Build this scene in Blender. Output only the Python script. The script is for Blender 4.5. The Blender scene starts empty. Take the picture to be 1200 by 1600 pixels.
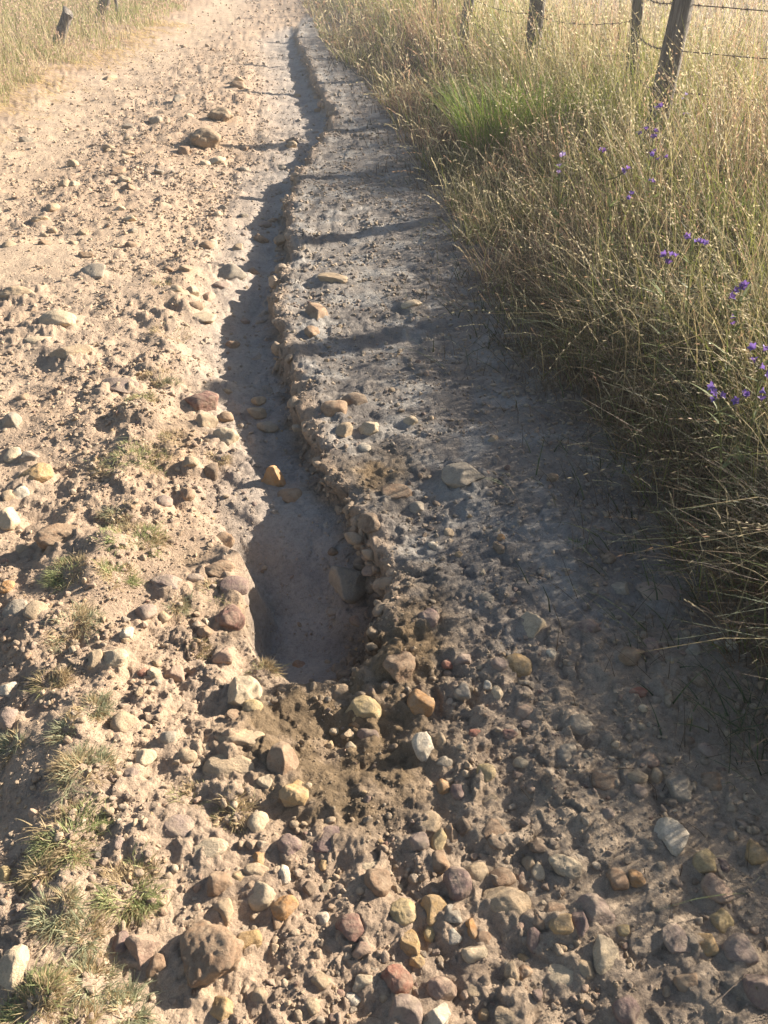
import bpy, bmesh, math, random
import numpy as np
random.seed(7)
RNG = np.random.default_rng(11)
C = bpy.context.scene.collection
sc = bpy.context.scene

# ------------------------------------------------------------------ camera, sky, sun, exposure
H = 1.55
PITCH = math.radians(35.1)
FPX = 1294.0                        # focal length in pixels of the 1200x1600 photograph
cam = bpy.data.cameras.new('camera')
cam.sensor_fit = 'VERTICAL'; cam.sensor_height = 24.0; cam.lens = 24.0 * FPX / 1600.0
cam.clip_start = 0.02; cam.clip_end = 2000
cam_o = bpy.data.objects.new('camera', cam); C.objects.link(cam_o)
cam_o.location = (0, 0, H); cam_o.rotation_euler = (math.pi / 2 - PITCH, 0, 0)
sc.camera = cam_o

SUN_AZ = math.radians(27.0)         # direction towards the sun: to the right (+x) and this much ahead (+y)
SUN_EL = math.radians(22.5)
w = bpy.data.worlds.new('World'); sc.world = w; w.use_nodes = True
nt = w.node_tree; nt.nodes.clear()
sky = nt.nodes.new('ShaderNodeTexSky'); sky.sky_type = 'NISHITA'; sky.sun_disc = False
sky.sun_elevation = SUN_EL; sky.sun_rotation = math.pi / 2 - SUN_AZ
sky.air_density = 1.0; sky.dust_density = 1.5
bgn = nt.nodes.new('ShaderNodeBackground'); bgn.inputs['Strength'].default_value = 0.05
wo = nt.nodes.new('ShaderNodeOutputWorld')
nt.links.new(sky.outputs[0], bgn.inputs['Color']); nt.links.new(bgn.outputs[0], wo.inputs['Surface'])
sun = bpy.data.lights.new('sun', 'SUN'); sun.energy = 5.0; sun.angle = math.radians(0.5)
sun.color = (1.0, 0.90, 0.77)
sun_o = bpy.data.objects.new('sun', sun); C.objects.link(sun_o)
sun_o.location = (20, 10, 20)
sun_o.rotation_euler = (math.pi / 2 - SUN_EL, 0, math.pi / 2 + SUN_AZ)
sc.view_settings.view_transform = 'Standard'; sc.view_settings.look = 'None'
sc.view_settings.gamma = 1.0; sc.view_settings.use_curve_mapping = False
sc.view_settings.exposure = 1.62
sc.cycles.volume_bounces = 1
sc.cycles.max_bounces = 6; sc.cycles.transparent_max_bounces = 8

# ------------------------------------------------------------------ projection helpers (photo pixel -> place on the ground)
cP, sP = math.cos(PITCH), math.sin(PITCH)
def ray(px, py):
    u = (px - 600.0) / FPX; v = (800.0 - py) / FPX
    return np.array([u, cP + v * sP, -sP + v * cP])
def flat(px, py, z=0.0):
    d = ray(px, py); t = (z - H) / d[2]
    return d[0] * t, d[1] * t
def on_plane(px, py, y0):           # the point of the upright plane y = y0
    d = ray(px, py); t = y0 / d[1]
    return np.array([d[0] * t, y0, H + d[2] * t])
def depth_of(p): return p[1] * cP + (H - p[2]) * sP

# ------------------------------------------------------------------ noise
def _hash(ix, iy, seed):
    h = (ix.astype(np.int64) * 374761393 + iy.astype(np.int64) * 668265263 + seed * 1442695041) & 0xFFFFFFFF
    h = ((h ^ (h >> 13)) * 1274126177) & 0xFFFFFFFF
    h = ((h ^ (h >> 16)) * 2246822519) & 0xFFFFFFFF
    return (h ^ (h >> 15)) & 0xFFFFFFFF
def noise2(x, y, seed=0):
    xi = np.floor(x); yi = np.floor(y); fx = x - xi; fy = y - yi
    u = fx**3 * (fx * (fx * 6 - 15) + 10); v = fy**3 * (fy * (fy * 6 - 15) + 10)
    def g(dx, dy):
        a = _hash(xi + dx, yi + dy, seed) * (2 * math.pi / 4294967296.0)
        return np.cos(a) * (fx - dx) + np.sin(a) * (fy - dy)
    n0 = g(0, 0) * (1 - u) + g(1, 0) * u; n1 = g(0, 1) * (1 - u) + g(1, 1) * u
    return (n0 * (1 - v) + n1 * v) * 1.5
def fbm(x, y, f, octv, seed=0, gain=0.5):
    s = 0; a = 1.0
    for i in range(octv):
        s = s + a * noise2(x * f + 17.3 * i, y * f - 9.1 * i, seed + i); a *= gain; f *= 2.03
    return s
def plates(x, y, f, seed):          # broken crust: flat faced cells of unequal height and tilt
    x = (x + .25 / f * noise2(x * f * .9, y * f * .9, seed + 5)) * f; y = (y + .25 / f * noise2(x * .9 + 7, y * f * .9, seed + 6)) * f
    xi = np.floor(x); yi = np.floor(y); best = np.full(x.shape, 9.0); out = np.zeros(x.shape)
    for dx in (-1, 0, 1):
        for dy in (-1, 0, 1):
            cx, cy = xi + dx, yi + dy
            h1 = _hash(cx, cy, seed) / 4294967296.0; h2 = _hash(cx, cy, seed + 1) / 4294967296.0; h3 = _hash(cx, cy, seed + 2) / 4294967296.0; h4 = _hash(cx, cy, seed + 3) / 4294967296.0
            px, py = cx + h1, cy + h2; d = (x - px) ** 2 + (y - py) ** 2; m = d < best
            best = np.where(m, d, best); out = np.where(m, h3 ** 2 + (h4 - .5) * .9 * (x - px) + (h1 - .5) * .9 * (y - py) - .35 * d, out)
    return out
def sstep(a, b, x):
    t = np.clip((x - a) / (b - a), 0, 1); return t * t * (3 - 2 * t)

# ------------------------------------------------------------------ the lie of the land
# gully: photo row, right lip, left foot of the floor, left shoulder (photo columns), depth in metres
GUL = [(38, 462, 455, 440, 0.0), (62, 462, 425, 385, .08), (80, 472, 432, 385, .12), (105, 482, 438, 385, .15), (130, 492, 440, 385, .16),
       (180, 521, 455, 370, .17), (205, 513, 465, 370, .14), (235, 488, 440, 370, .13), (270, 468, 410, 335, .16), (330, 446, 390, 305, .17),
       (400, 446, 376, 300, .17), (470, 434, 356, 290, .17), (540, 440, 354, 280, .17), (600, 460, 362, 275, .17), (660, 482, 380, 275, .17),
       (720, 500, 395, 285, .13), (770, 533, 405, 300, .14), (815, 565, 412, 330, .26), (850, 590, 418, 362, .31), (900, 607, 426, 352, .33), (960, 602, 440, 362, .32),
       (1005, 572, 456, 395, .30), (1028, 556, 470, 445, .27), (1042, 542, 492, 470, .25), (1052, 532, 510, 495, .18), (1062, 525, 518, 505, 0.0)]
_gy = np.array([flat(600, g[0])[1] for g in GUL])[::-1]
_gr = np.array([flat(g[1], g[0])[0] for g in GUL])[::-1]
_gl = np.array([flat(g[2], g[0])[0] for g in GUL])[::-1]
_gb = np.array([flat(g[3], g[0])[0] for g in GUL])[::-1]
_gd = np.array([g[4] for g in GUL])[::-1] * .88
# foot of the tall grass on the right
EDG = [(482, 5), (505, 40), (535, 90), (590, 130), (640, 190), (690, 265), (745, 340), (780, 420), (830, 500), (900, 600), (1000, 700), (1110, 830), (1190, 960)]
_e = [flat(*p) for p in EDG]
_ey = np.array([-6.0, 0.3, 1.2] + [p[1] for p in _e[::-1]] + [150.0])
_ex = np.array([1.22, 1.16, 1.10] + [p[0] for p in _e[::-1]] + [-9.0])
# foot of the grass and straw on the left
LED = [(0, 205), (60, 160), (140, 115), (215, 80), (280, 40), (335, 0)]
_l = [flat(*p) for p in LED]
_ly = np.array([-6.0, 3.0] + [p[1] for p in _l] + [150.0])
_lx = np.array([-3.2, -3.3] + [p[0] for p in _l] + [-12.0])
def edge_right(y): return np.interp(y, _ey, _ex)
def edge_left(y): return np.interp(y, _ly, _lx)
# crest of the grassy ridge between the ruts (photo pixels)
RDG = [(265, 440), (245, 560), (205, 700), (185, 810), (120, 960), (120, 1120), (120, 1300), (110, 1440), (90, 1590)]
_r = [flat(*p) for p in RDG]
_ry = np.array([-3.0] + [p[1] for p in _r[::-1]]); _rx = np.array([-0.55] + [p[0] for p in _r[::-1]])
def near_px(x, y, px, py, rx, ry):
    cx, cy = flat(px, py)
    return np.exp(-(((x - cx) / rx) ** 2 + ((y - cy) / ry) ** 2))

def land(x, y, masks=False):
    x = np.asarray(x, float); y = np.asarray(y, float)
    d = np.sqrt(x * x + (y - 0.0) ** 2)
    wob = 0.042 * fbm(x * .3, y, 3.6, 3, 5) + 0.024 * fbm(x, y, 11.0, 4, 8, .6) + .010 * fbm(x, y, 38, 3, 9, .6)
    xr = np.interp(y, _gy, _gr) + wob * 1.2
    xl = np.interp(y, _gy, _gl) + 0.05 * fbm(x, y, 3.4, 4, 21, .6)
    xb = np.interp(y, _gy, _gb) + 0.09 * fbm(x, y, 2.4, 3, 31)
    dep = np.interp(y, _gy, _gd, left=0, right=0)
    pool = sstep(2.35, 2.0, y)       # the deep pool at the near end has steep sides, the rest a long left slope
    rise = pool * sstep(xb, np.maximum(xl, xb + 0.03), x) + (1 - pool) * (.62 * sstep(xb - .06, np.maximum(xl, xb) + .05, x) + .38 * sstep(xl - .05, np.maximum(xr - .02, xl + .05), x))
    wall = 1 - sstep(xr - 0.045, xr + 0.012, x)
    # the upper half of the wall stands nearly straight, its foot spreads in a small talus
    tal = 0.75 + 0.25 * (1 - sstep(xr - 0.16, xr - 0.04, x))
    g = rise * wall * tal * (0.93 + 0.25 * fbm(x, y, 2.2, 2, 77))
    z = -dep * g
    ingul = rise * wall * (dep > 0.01)
    # shallow dip of the whole road towards the gully, ruts and the ridge
    rx = np.interp(y, _ry, _rx)
    inr = 1 - sstep(4.3, 5.3, y)
    k = x - rx
    z += inr * (0.055 * np.exp(-(k / 0.13) ** 2) * (0.7 + 0.6 * fbm(x, y, 4, 2, 41)) - (0.05 * (1 - sstep(.9, 1.5, y)) + .018) * sstep(-0.15, -0.27, k + .06 * fbm(x, y, 5, 3, 43)) * (1 - sstep(2.0, 3.2, y)) - 0.01)
    z += -0.035 * np.exp(-((x - np.interp(y, _gy, _gb)) / 0.25) ** 2) * (dep > 0.01) * (1 - sstep(6, 9, y))
    z += -0.055 * near_px(x, y, 560, 1140, .17, .14) + 0.03 * near_px(x, y, 590, 1040, .09, .05) + .02 * near_px(x, y, 500, 1230, .10, .08)
    z += -0.03 * near_px(x, y, 700, 1060, .1, .12)
    z += 0.05 * near_px(x, y, 320, 215, .16, .3) + .03 * near_px(x, y, 355, 850, .06, .06)
    z += -0.05 * near_px(x, y, 395, 210, .5, 2.5) * (1 - ingul)
    # right bank of the gully stands a little proud, ground climbs under the grass
    z += 0.02 * np.exp(-((x - xr - 0.06) / 0.07) ** 2) * (dep > 0.01)
    er = edge_right(y)
    z += (0.16 + .14 * sstep(3.8, 5.5, y)) * sstep(0.0, 1.6, x - er) + 0.02 * sstep(-0.15, 0.1, x - er)
    el = edge_left(y)
    z += 0.12 * sstep(0.6, -1.2, x - el)
    # roughness
    smooth = np.clip(near_px(x, y, 45, 400, .35, .55) * 1.2 + 0.38 * ingul + near_px(x, y, 230, 350, .3, .6) * .5 + .75 * sstep(-.1, .2, x - el) * (1 - sstep(.7, 1.2, x - el)) * sstep(3.5, 5, y)
                     + .5 * near_px(x, y, 300, 1400, .1, .1) + .7 * near_px(x, y, 400, 1000, .08, .10) + .6 * near_px(x, y, 260, 1580, .09, .08), 0, 1)
    rough = (1 - 0.8 * smooth) * (1 - .25 * sstep(.08, .2, x - xr) * sstep(1.5, 1.9, y))
    z += 0.022 * fbm(x, y, 1.3, 3, 51) * (1 - 0.5 * ingul)
    lump = fbm(x, y, 9.0, 3, 61)
    rowdy = .55 + .9 * np.clip(.5 + fbm(x, y, 1.7, 2, 63), 0, 1)
    z += rough * rowdy * (0.012 * lump + 0.0025 * fbm(x, y, 24.0, 3, 71, .6) + .0105 * plates(x, y, 19.0, 72))
    rd = 1 - np.abs(noise2(x * 31, y * 31, 81))
    fine = np.clip(1.6 - d / 6.0, 0, 1)
    z += .006 * plates(x, y, 30.0, 172) * np.exp(-((x - er + .25) / .3) ** 2) * fine
    z += rough * fine * rowdy * (0.0012 * (rd - .6) + .0042 * plates(x, y, 52.0, 92) * np.clip(.6 + 1.2 * noise2(x * 6, y * 6, 84), 0, 1) + 0.0016 * fbm(x, y, 80.0, 3, 91, .65))
    z += rough * np.clip(d / 6 - .5, 0, 1) * 0.016 * fbm(x, y, 4.0, 4, 95, .6) * (1 - sstep(0.2, -.4, x - el) )
    dark = np.clip(1.5 * near_px(x, y, 560, 1150, .19, .15) + 1.2 * near_px(x, y, 600, 1020, .14, .10) + 1.1 * near_px(x, y, 460, 1120, .14, .12) + 1.0 * near_px(x, y, 520, 1250, .14, .08)
                   + .9 * near_px(x, y, 590, 740, .14, .18) + .7 * near_px(x, y, 660, 960, .10, .18) + .6 * near_px(x, y, 365, 940, .05, .09)
                   + .5 * near_px(x, y, 270, 680, .06, .25) + .5 * near_px(x, y, 300, 860, .05, .05), 0, 1.2)
    z += 0.013 * np.clip(dark, 0, 1) * fine * fbm(x, y, 13.0, 3, 101, .5)
    if not masks: return z
    wl = np.clip(rise * sstep(xr - 0.08, xr - 0.02, x) * wall * 1.5, 0, 1) * (dep > .01)
    return z, dict(gul=ingul, wall=wl, dark=dark, smooth=smooth, er=x - er, el=x - el, lump=lump, d=d)

def undercut(x, y, z, k):           # the right wall is hollowed out below its lip
    dep = np.maximum(np.interp(y, _gy, _gd, left=0, right=0), .02)
    return np.sin(math.pi * np.clip((-z / dep - .06) / .95, 0, 1)) * np.clip(k['wall'] * 1.4, 0, 1) * (.035 + .05 * np.clip(fbm(y * 0 + 3.1, y, 4.0, 3, 141), -.5, 1)) * (dep > .06)
def hit(px, py):                    # where the line of sight through a photo pixel meets the ground
    d = ray(px, py)
    t0 = (0.35 - H) / d[2]; t1 = (-0.45 - H) / d[2]
    ts = np.linspace(t0, t1, 260)
    z = land(d[0] * ts, d[1] * ts)
    below = np.nonzero(H + d[2] * ts < z)[0]
    i = below[0] if len(below) else len(ts) - 1
    a, b = ts[max(i - 1, 0)], ts[i]
    tt = np.linspace(a, b, 12); zz = land(d[0] * tt, d[1] * tt)
    j = np.nonzero(H + d[2] * tt < zz)[0]; t = tt[j[0]] if len(j) else b
    return np.array([d[0] * t, d[1] * t, H + d[2] * t])

# ------------------------------------------------------------------ materials
def mat(name):
    m = bpy.data.materials.new(name); m.use_nodes = True
    n = m.node_tree.nodes; n.clear()
    o = n.new('ShaderNodeOutputMaterial')
    return m, n, m.node_tree.links, o
def ramp(n, stops):
    r = n.new('ShaderNodeValToRGB'); e = r.color_ramp.elements
    e[0].position, e[0].color = stops[0][0], (*stops[0][1], 1)
    e[1].position, e[1].color = stops[-1][0], (*stops[-1][1], 1)
    for p, c in stops[1:-1]:
        k = e.new(p); k.color = (*c, 1)
    return r
def ntex(n, l, coord, scale, detail=6, rough=0.6):
    t = n.new('ShaderNodeTexNoise'); t.inputs['Scale'].default_value = scale
    t.inputs['Detail'].default_value = detail; t.inputs['Roughness'].default_value = rough
    l.new(coord, t.inputs['Vector']); return t
def mixc(n, l, fac, a, b, mode='MIX'):
    m = n.new('ShaderNodeMix'); m.data_type = 'RGBA'; m.blend_type = mode
    for s, v in ((m.inputs[0], fac), (m.inputs[6], a), (m.inputs[7], b)):
        if hasattr(v, 'links'): l.new(v, s)
        elif isinstance(v, tuple): s.default_value = (*v, 1)
        else: s.default_value = v
    return m.outputs[2]

def ground_material():
    m, n, l, o = mat('sandy_soil')
    geo = n.new('ShaderNodeNewGeometry'); pos = geo.outputs['Position']
    at = n.new('ShaderNodeAttribute'); at.attribute_name = 'soil'
    b = n.new('ShaderNodeBsdfPrincipled'); b.inputs['Roughness'].default_value = 0.95
    b.inputs['Specular IOR Level'].default_value = 0.15
    n1 = ntex(n, l, pos, 5.0, 8, .65); n2 = ntex(n, l, pos, 70.0, 8, .75); n3 = ntex(n, l, pos, 420.0, 3, .7)
    r1 = ramp(n, [(.3, (.72, .72, .74)), (.5, (1, 1, 1)), (.72, (1.22, 1.18, 1.12))]); l.new(n1.outputs['Fac'], r1.inputs['Fac'])
    r2 = ramp(n, [(.28, (.55, .53, .50)), (.47, (1, 1, 1)), (.75, (1.28, 1.26, 1.22))]); l.new(n2.outputs['Fac'], r2.inputs['Fac'])
    r3 = ramp(n, [(.3, (.7, .68, .66)), (.5, (1, 1, 1)), (.7, (1.2, 1.2, 1.2))]); l.new(n3.outputs['Fac'], r3.inputs['Fac'])
    c = mixc(n, l, 1.0, at.outputs['Color'], r1.outputs['Color'], 'MULTIPLY')
    c = mixc(n, l, .9, c, r2.outputs['Color'], 'MULTIPLY')
    c = mixc(n, l, .8, c, r3.outputs['Color'], 'MULTIPLY')
    l.new(c, b.inputs['Base Color'])
    # grains and tiny grit
    v = n.new('ShaderNodeTexVoronoi'); v.inputs['Scale'].default_value = 150.0; l.new(pos, v.inputs['Vector'])
    bp1 = n.new('ShaderNodeBump'); bp1.inputs['Strength'].default_value = .8; bp1.inputs['Distance'].default_value = .014
    l.new(n2.outputs['Fac'], bp1.inputs['Height'])
    bp2 = n.new('ShaderNodeBump'); bp2.inputs['Strength'].default_value = .4; bp2.inputs['Distance'].default_value = .003
    bp2.invert = True
    l.new(v.outputs['Distance'], bp2.inputs['Height']); l.new(bp1.outputs[0], bp2.inputs['Normal'])
    l.new(bp2.outputs[0], b.inputs['Normal'])
    l.new(b.outputs[0], o.inputs['Surface'])
    return m

PAL = {'tan': (.40, .295, .185), 'cream': (.53, .42, .28), 'white': (.60, .52, .40), 'ochre': (.43, .28, .125), 'orange': (.43, .225, .085),
       'brown': (.26, .165, .10), 'darkbrown': (.16, .11, .075), 'purple': (.205, .135, .12), 'mauve': (.29, .215, .175), 'maroon': (.20, .10, .08),
       'pink': (.38, .25, .18), 'grey': (.30, .26, .205), 'yellow': (.47, .35, .17), 'red': (.30, .12, .08)}
def stone_nodes(m, n, l, o, base):
    tc = n.new('ShaderNodeTexCoord'); pos = tc.outputs['Object']
    info = n.new('ShaderNodeObjectInfo')
    add = n.new('ShaderNodeVectorMath'); add.operation = 'ADD'
    sc3 = n.new('ShaderNodeVectorMath'); sc3.operation = 'SCALE'; sc3.inputs[0].default_value = (7.1, 3.3, 9.7)
    l.new(info.outputs['Random'], sc3.inputs['Scale']); l.new(pos, add.inputs[0]); l.new(sc3.outputs[0], add.inputs[1])
    p = add.outputs[0]
    b = n.new('ShaderNodeBsdfPrincipled'); b.inputs['Roughness'].default_value = .78; b.inputs['Specular IOR Level'].default_value = .3
    n1 = ntex(n, l, p, 26, 8, .7); n2 = ntex(n, l, p, 190, 6, .75); n3 = ntex(n, l, p, 34, 6, .7)
    r1 = ramp(n, [(.3, (.62, .60, .60)), (.5, (1, 1, 1)), (.7, (1.3, 1.24, 1.15))]); l.new(n1.outputs['Fac'], r1.inputs['Fac'])
    r2 = ramp(n, [(.3, (.62, .60, .58)), (.5, (1, 1, 1)), (.75, (1.25, 1.25, 1.22))]); l.new(n2.outputs['Fac'], r2.inputs['Fac'])
    c = mixc(n, l, 1.0, base, r1.outputs['Color'], 'MULTIPLY')
    c = mixc(n, l, .9, c, r2.outputs['Color'], 'MULTIPLY')
    r3 = ramp(n, [(.40, (.05, .05, .05)), (.68, (.65, .65, .65))]); l.new(n3.outputs['Fac'], r3.inputs['Fac'])
    c = mixc(n, l, r3.outputs['Color'], c, (.42, .325, .22))         # a film of dried silt
    l.new(c, b.inputs['Base Color'])
    bp = n.new('ShaderNodeBump'); bp.inputs['Strength'].default_value = .8; bp.inputs['Distance'].default_value = .006
    mx = n.new('ShaderNodeMath'); mx.operation = 'ADD'; l.new(n1.outputs['Fac'], mx.inputs[0]); l.new(n2.outputs['Fac'], mx.inputs[1])
    l.new(mx.outputs[0], bp.inputs['Height']); l.new(bp.outputs[0], b.inputs['Normal'])
    l.new(b.outputs[0], o.inputs['Surface'])
STONE = {}
for k, v in PAL.items():
    m, n, l, o = mat('stone_' + k); stone_nodes(m, n, l, o, v); STONE[k] = m
def attr_stone(name):
    m, n, l, o = mat(name); a = n.new('ShaderNodeAttribute'); a.attribute_name = 'tint'
    stone_nodes(m, n, l, o, a.outputs['Color']); return m
def plant_material(name, trans=.42, rough=.6):
    m, n, l, o = mat(name); a = n.new('ShaderNodeAttribute'); a.attribute_name = 'tint'
    d = n.new('ShaderNodeBsdfPrincipled'); d.inputs['Roughness'].default_value = rough; d.inputs['Specular IOR Level'].default_value = .35
    t = n.new('ShaderNodeBsdfTranslucent'); mx = n.new('ShaderNodeMixShader'); mx.inputs[0].default_value = trans
    geo = n.new('ShaderNodeNewGeometry'); nz = ntex(n, l, geo.outputs['Position'], 60, 3, .6)
    r = ramp(n, [(.3, (.75, .72, .68)), (.7, (1.2, 1.2, 1.15))]); l.new(nz.outputs['Fac'], r.inputs['Fac'])
    c = mixc(n, l, 1.0, a.outputs['Color'], r.outputs['Color'], 'MULTIPLY')
    l.new(c, d.inputs['Base Color']); l.new(c, t.inputs['Color'])
    l.new(d.outputs[0], mx.inputs[1]); l.new(t.outputs[0], mx.inputs[2]); l.new(mx.outputs[0], o.inputs['Surface'])
    return m
M_GROUND = ground_material()
M_GRAVEL = attr_stone('gravel_stone')
M_GRASS = plant_material('dry_grass', .42); M_TUFT = plant_material('short_grass', .4); M_THATCH = plant_material('thatch', .06); M_PETAL = plant_material('petal', .4)
def wood_material():
    m, n, l, o = mat('weathered_wood')
    tc = n.new('ShaderNodeTexCoord'); mp = n.new('ShaderNodeMapping'); mp.inputs['Scale'].default_value = (1, 1, .06); l.new(tc.outputs['Object'], mp.inputs['Vector'])
    b = n.new('ShaderNodeBsdfPrincipled'); b.inputs['Roughness'].default_value = .9; b.inputs['Specular IOR Level'].default_value = .15
    n1 = ntex(n, l, mp.outputs[0], 60, 8, .7)
    r = ramp(n, [(.32, (.05, .043, .036)), (.5, (.16, .14, .12)), (.7, (.30, .27, .235))]); l.new(n1.outputs['Fac'], r.inputs['Fac']); l.new(r.outputs['Color'], b.inputs['Base Color'])
    bp = n.new('ShaderNodeBump'); bp.inputs['Strength'].default_value = .8; bp.inputs['Distance'].default_value = .02
    l.new(n1.outputs['Fac'], bp.inputs['Height']); l.new(bp.outputs[0], b.inputs['Normal']); l.new(b.outputs[0], o.inputs['Surface'])
    return m
M_WOOD = wood_material()
def wire_material():
    m, n, l, o = mat('rusty_wire')
    geo = n.new('ShaderNodeNewGeometry'); b = n.new('ShaderNodeBsdfPrincipled'); b.inputs['Roughness'].default_value = .7; b.inputs['Metallic'].default_value = .4
    n1 = ntex(n, l, geo.outputs['Position'], 40, 4, .6); r = ramp(n, [(.35, (.05, .035, .03)), (.65, (.14, .10, .08))])
    l.new(n1.outputs['Fac'], r.inputs['Fac']); l.new(r.outputs['Color'], b.inputs['Base Color']); l.new(b.outputs[0], o.inputs['Surface'])
    return m
M_WIRE = wire_material()

# ------------------------------------------------------------------ mesh helpers
def mesh_np(name, verts, faces, tint=None, tint_name='tint', smooth=True):     # smooth may be one flag or one per face
    """verts (n,3), faces (m,k) all of the same k"""
    me = bpy.data.meshes.new(name)
    verts = np.ascontiguousarray(verts, np.float32); faces = np.ascontiguousarray(faces, np.int32)
    k = faces.shape[1]
    me.vertices.add(len(verts)); me.vertices.foreach_set('co', verts.ravel())
    me.loops.add(faces.size); me.loops.foreach_set('vertex_index', faces.ravel())
    me.polygons.add(len(faces)); me.polygons.foreach_set('loop_start', np.arange(0, faces.size, k, dtype=np.int32))
    me.polygons.foreach_set('loop_total', np.full(len(faces), k, np.int32))
    me.polygons.foreach_set('use_smooth', np.broadcast_to(np.asarray(smooth, bool), (len(faces),)).copy())
    if tint is not None:
        a = me.attributes.new(tint_name, 'FLOAT_COLOR', 'POINT')
        t = np.ones((len(verts), 4), np.float32); t[:, :3] = tint
        a.data.foreach_set('color', t.ravel())
    me.update(calc_edges=True); me.validate()
    return me
def link(name, me, m, parent=None, loc=None):
    o = bpy.data.objects.new(name, me)
    if m is not None: me.materials.append(m)
    C.objects.link(o)
    if parent is not None: o.parent = parent
    if loc is not None: o.location = loc
    return o
def tag(o, label=None, cat=None, group=None, kind=None):
    if label: o['label'] = label
    if cat: o['category'] = cat
    if group: o['group'] = group
    if kind: o['kind'] = kind
    return o
def thing(name, label, cat, loc, group=None):
    o = bpy.data.objects.new(name, None); o.empty_display_size = .05; C.objects.link(o); o.location = loc
    return tag(o, label, cat, group)
class Acc:                          # gathers pieces of one mesh
    def __init__(s): s.v = []; s.f = []; s.t = []; s.n = 0; s.sm = []
    def add(s, v, f, t, sm=True):
        s.sm.append(np.full(len(f), sm)); v = np.asarray(v, float).reshape(-1, 3); s.v.append(v); s.f.append(np.asarray(f, int) + s.n)
        t = np.asarray(t, float); s.t.append(np.broadcast_to(t, v.shape) if t.ndim == 1 else t); s.n += len(v)
    def mesh(s, name, smooth=True): return mesh_np(name, np.concatenate(s.v), np.concatenate(s.f), np.concatenate(s.t), smooth=np.concatenate(s.sm) if smooth else False)
_ico = {}
def ico(sub):
    if sub not in _ico:
        bm = bmesh.new(); bmesh.ops.create_icosphere(bm, subdivisions=sub, radius=1.0)
        v = np.array([x.co[:] for x in bm.verts]); f = np.array([[q.index for q in x.verts] for x in bm.faces]); bm.free()
        _ico[sub] = (v / np.linalg.norm(v, axis=1, keepdims=True), f)
    return _ico[sub]
def vnoise3(p, f, seed):            # cheap smooth 3-D noise from waves
    r = np.random.default_rng(seed); s = 0
    for _ in range(7):
        k = r.normal(size=3); k /= np.linalg.norm(k); s = s + np.sin(p @ k * f * r.uniform(.7, 1.4) + r.uniform(0, 6.28))
    return s / 7 ** .5
def rock(sub, seed, shape):
    """unit rock of about radius 1. shape: r rounded pebble, a angular chunk, f flat slab, l lumpy clod"""
    v, f = ico(sub); r = np.random.default_rng(seed)
    npl, hard, lo, hi = {'r': (9, 34, .56, 1.0), 'a': (10, 60, .48, .95), 'f': (10, 50, .52, .95), 'l': (10, 20, .6, 1.0)}[shape]
    P = r.normal(size=(npl, 3)); P /= np.linalg.norm(P, axis=1, keepdims=True)
    D = r.uniform(lo, hi, npl)
    inv = np.clip(v @ P.T / D, 1e-3, None)
    rad = 1.0 / ((inv ** hard).sum(1) + 1.0 ** hard) ** (1.0 / hard)
    amp = {'r': .05, 'a': .04, 'f': .045, 'l': .085}[shape]
    rad = rad * (1 + amp * vnoise3(v, 3.2, seed + 1) + amp * .6 * vnoise3(v, 7, seed + 2) + amp * .3 * vnoise3(v, 17, seed + 3) + amp * .2 * vnoise3(v, 38, seed + 4))
    q = v * rad[:, None]
    q /= (q.max(0) - q.min(0)) / 2; q -= (q.max(0) + q.min(0)) / 2
    return q, f
def rot(ax, ay, az):
    cx, sx, cy, sy, cz, sz = math.cos(ax), math.sin(ax), math.cos(ay), math.sin(ay), math.cos(az), math.sin(az)
    return np.array([[cz, -sz, 0], [sz, cz, 0], [0, 0, 1]]) @ np.array([[cy, 0, sy], [0, 1, 0], [-sy, 0, cy]]) @ np.array([[1, 0, 0], [0, cx, -sx], [0, sx, cx]])

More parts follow.
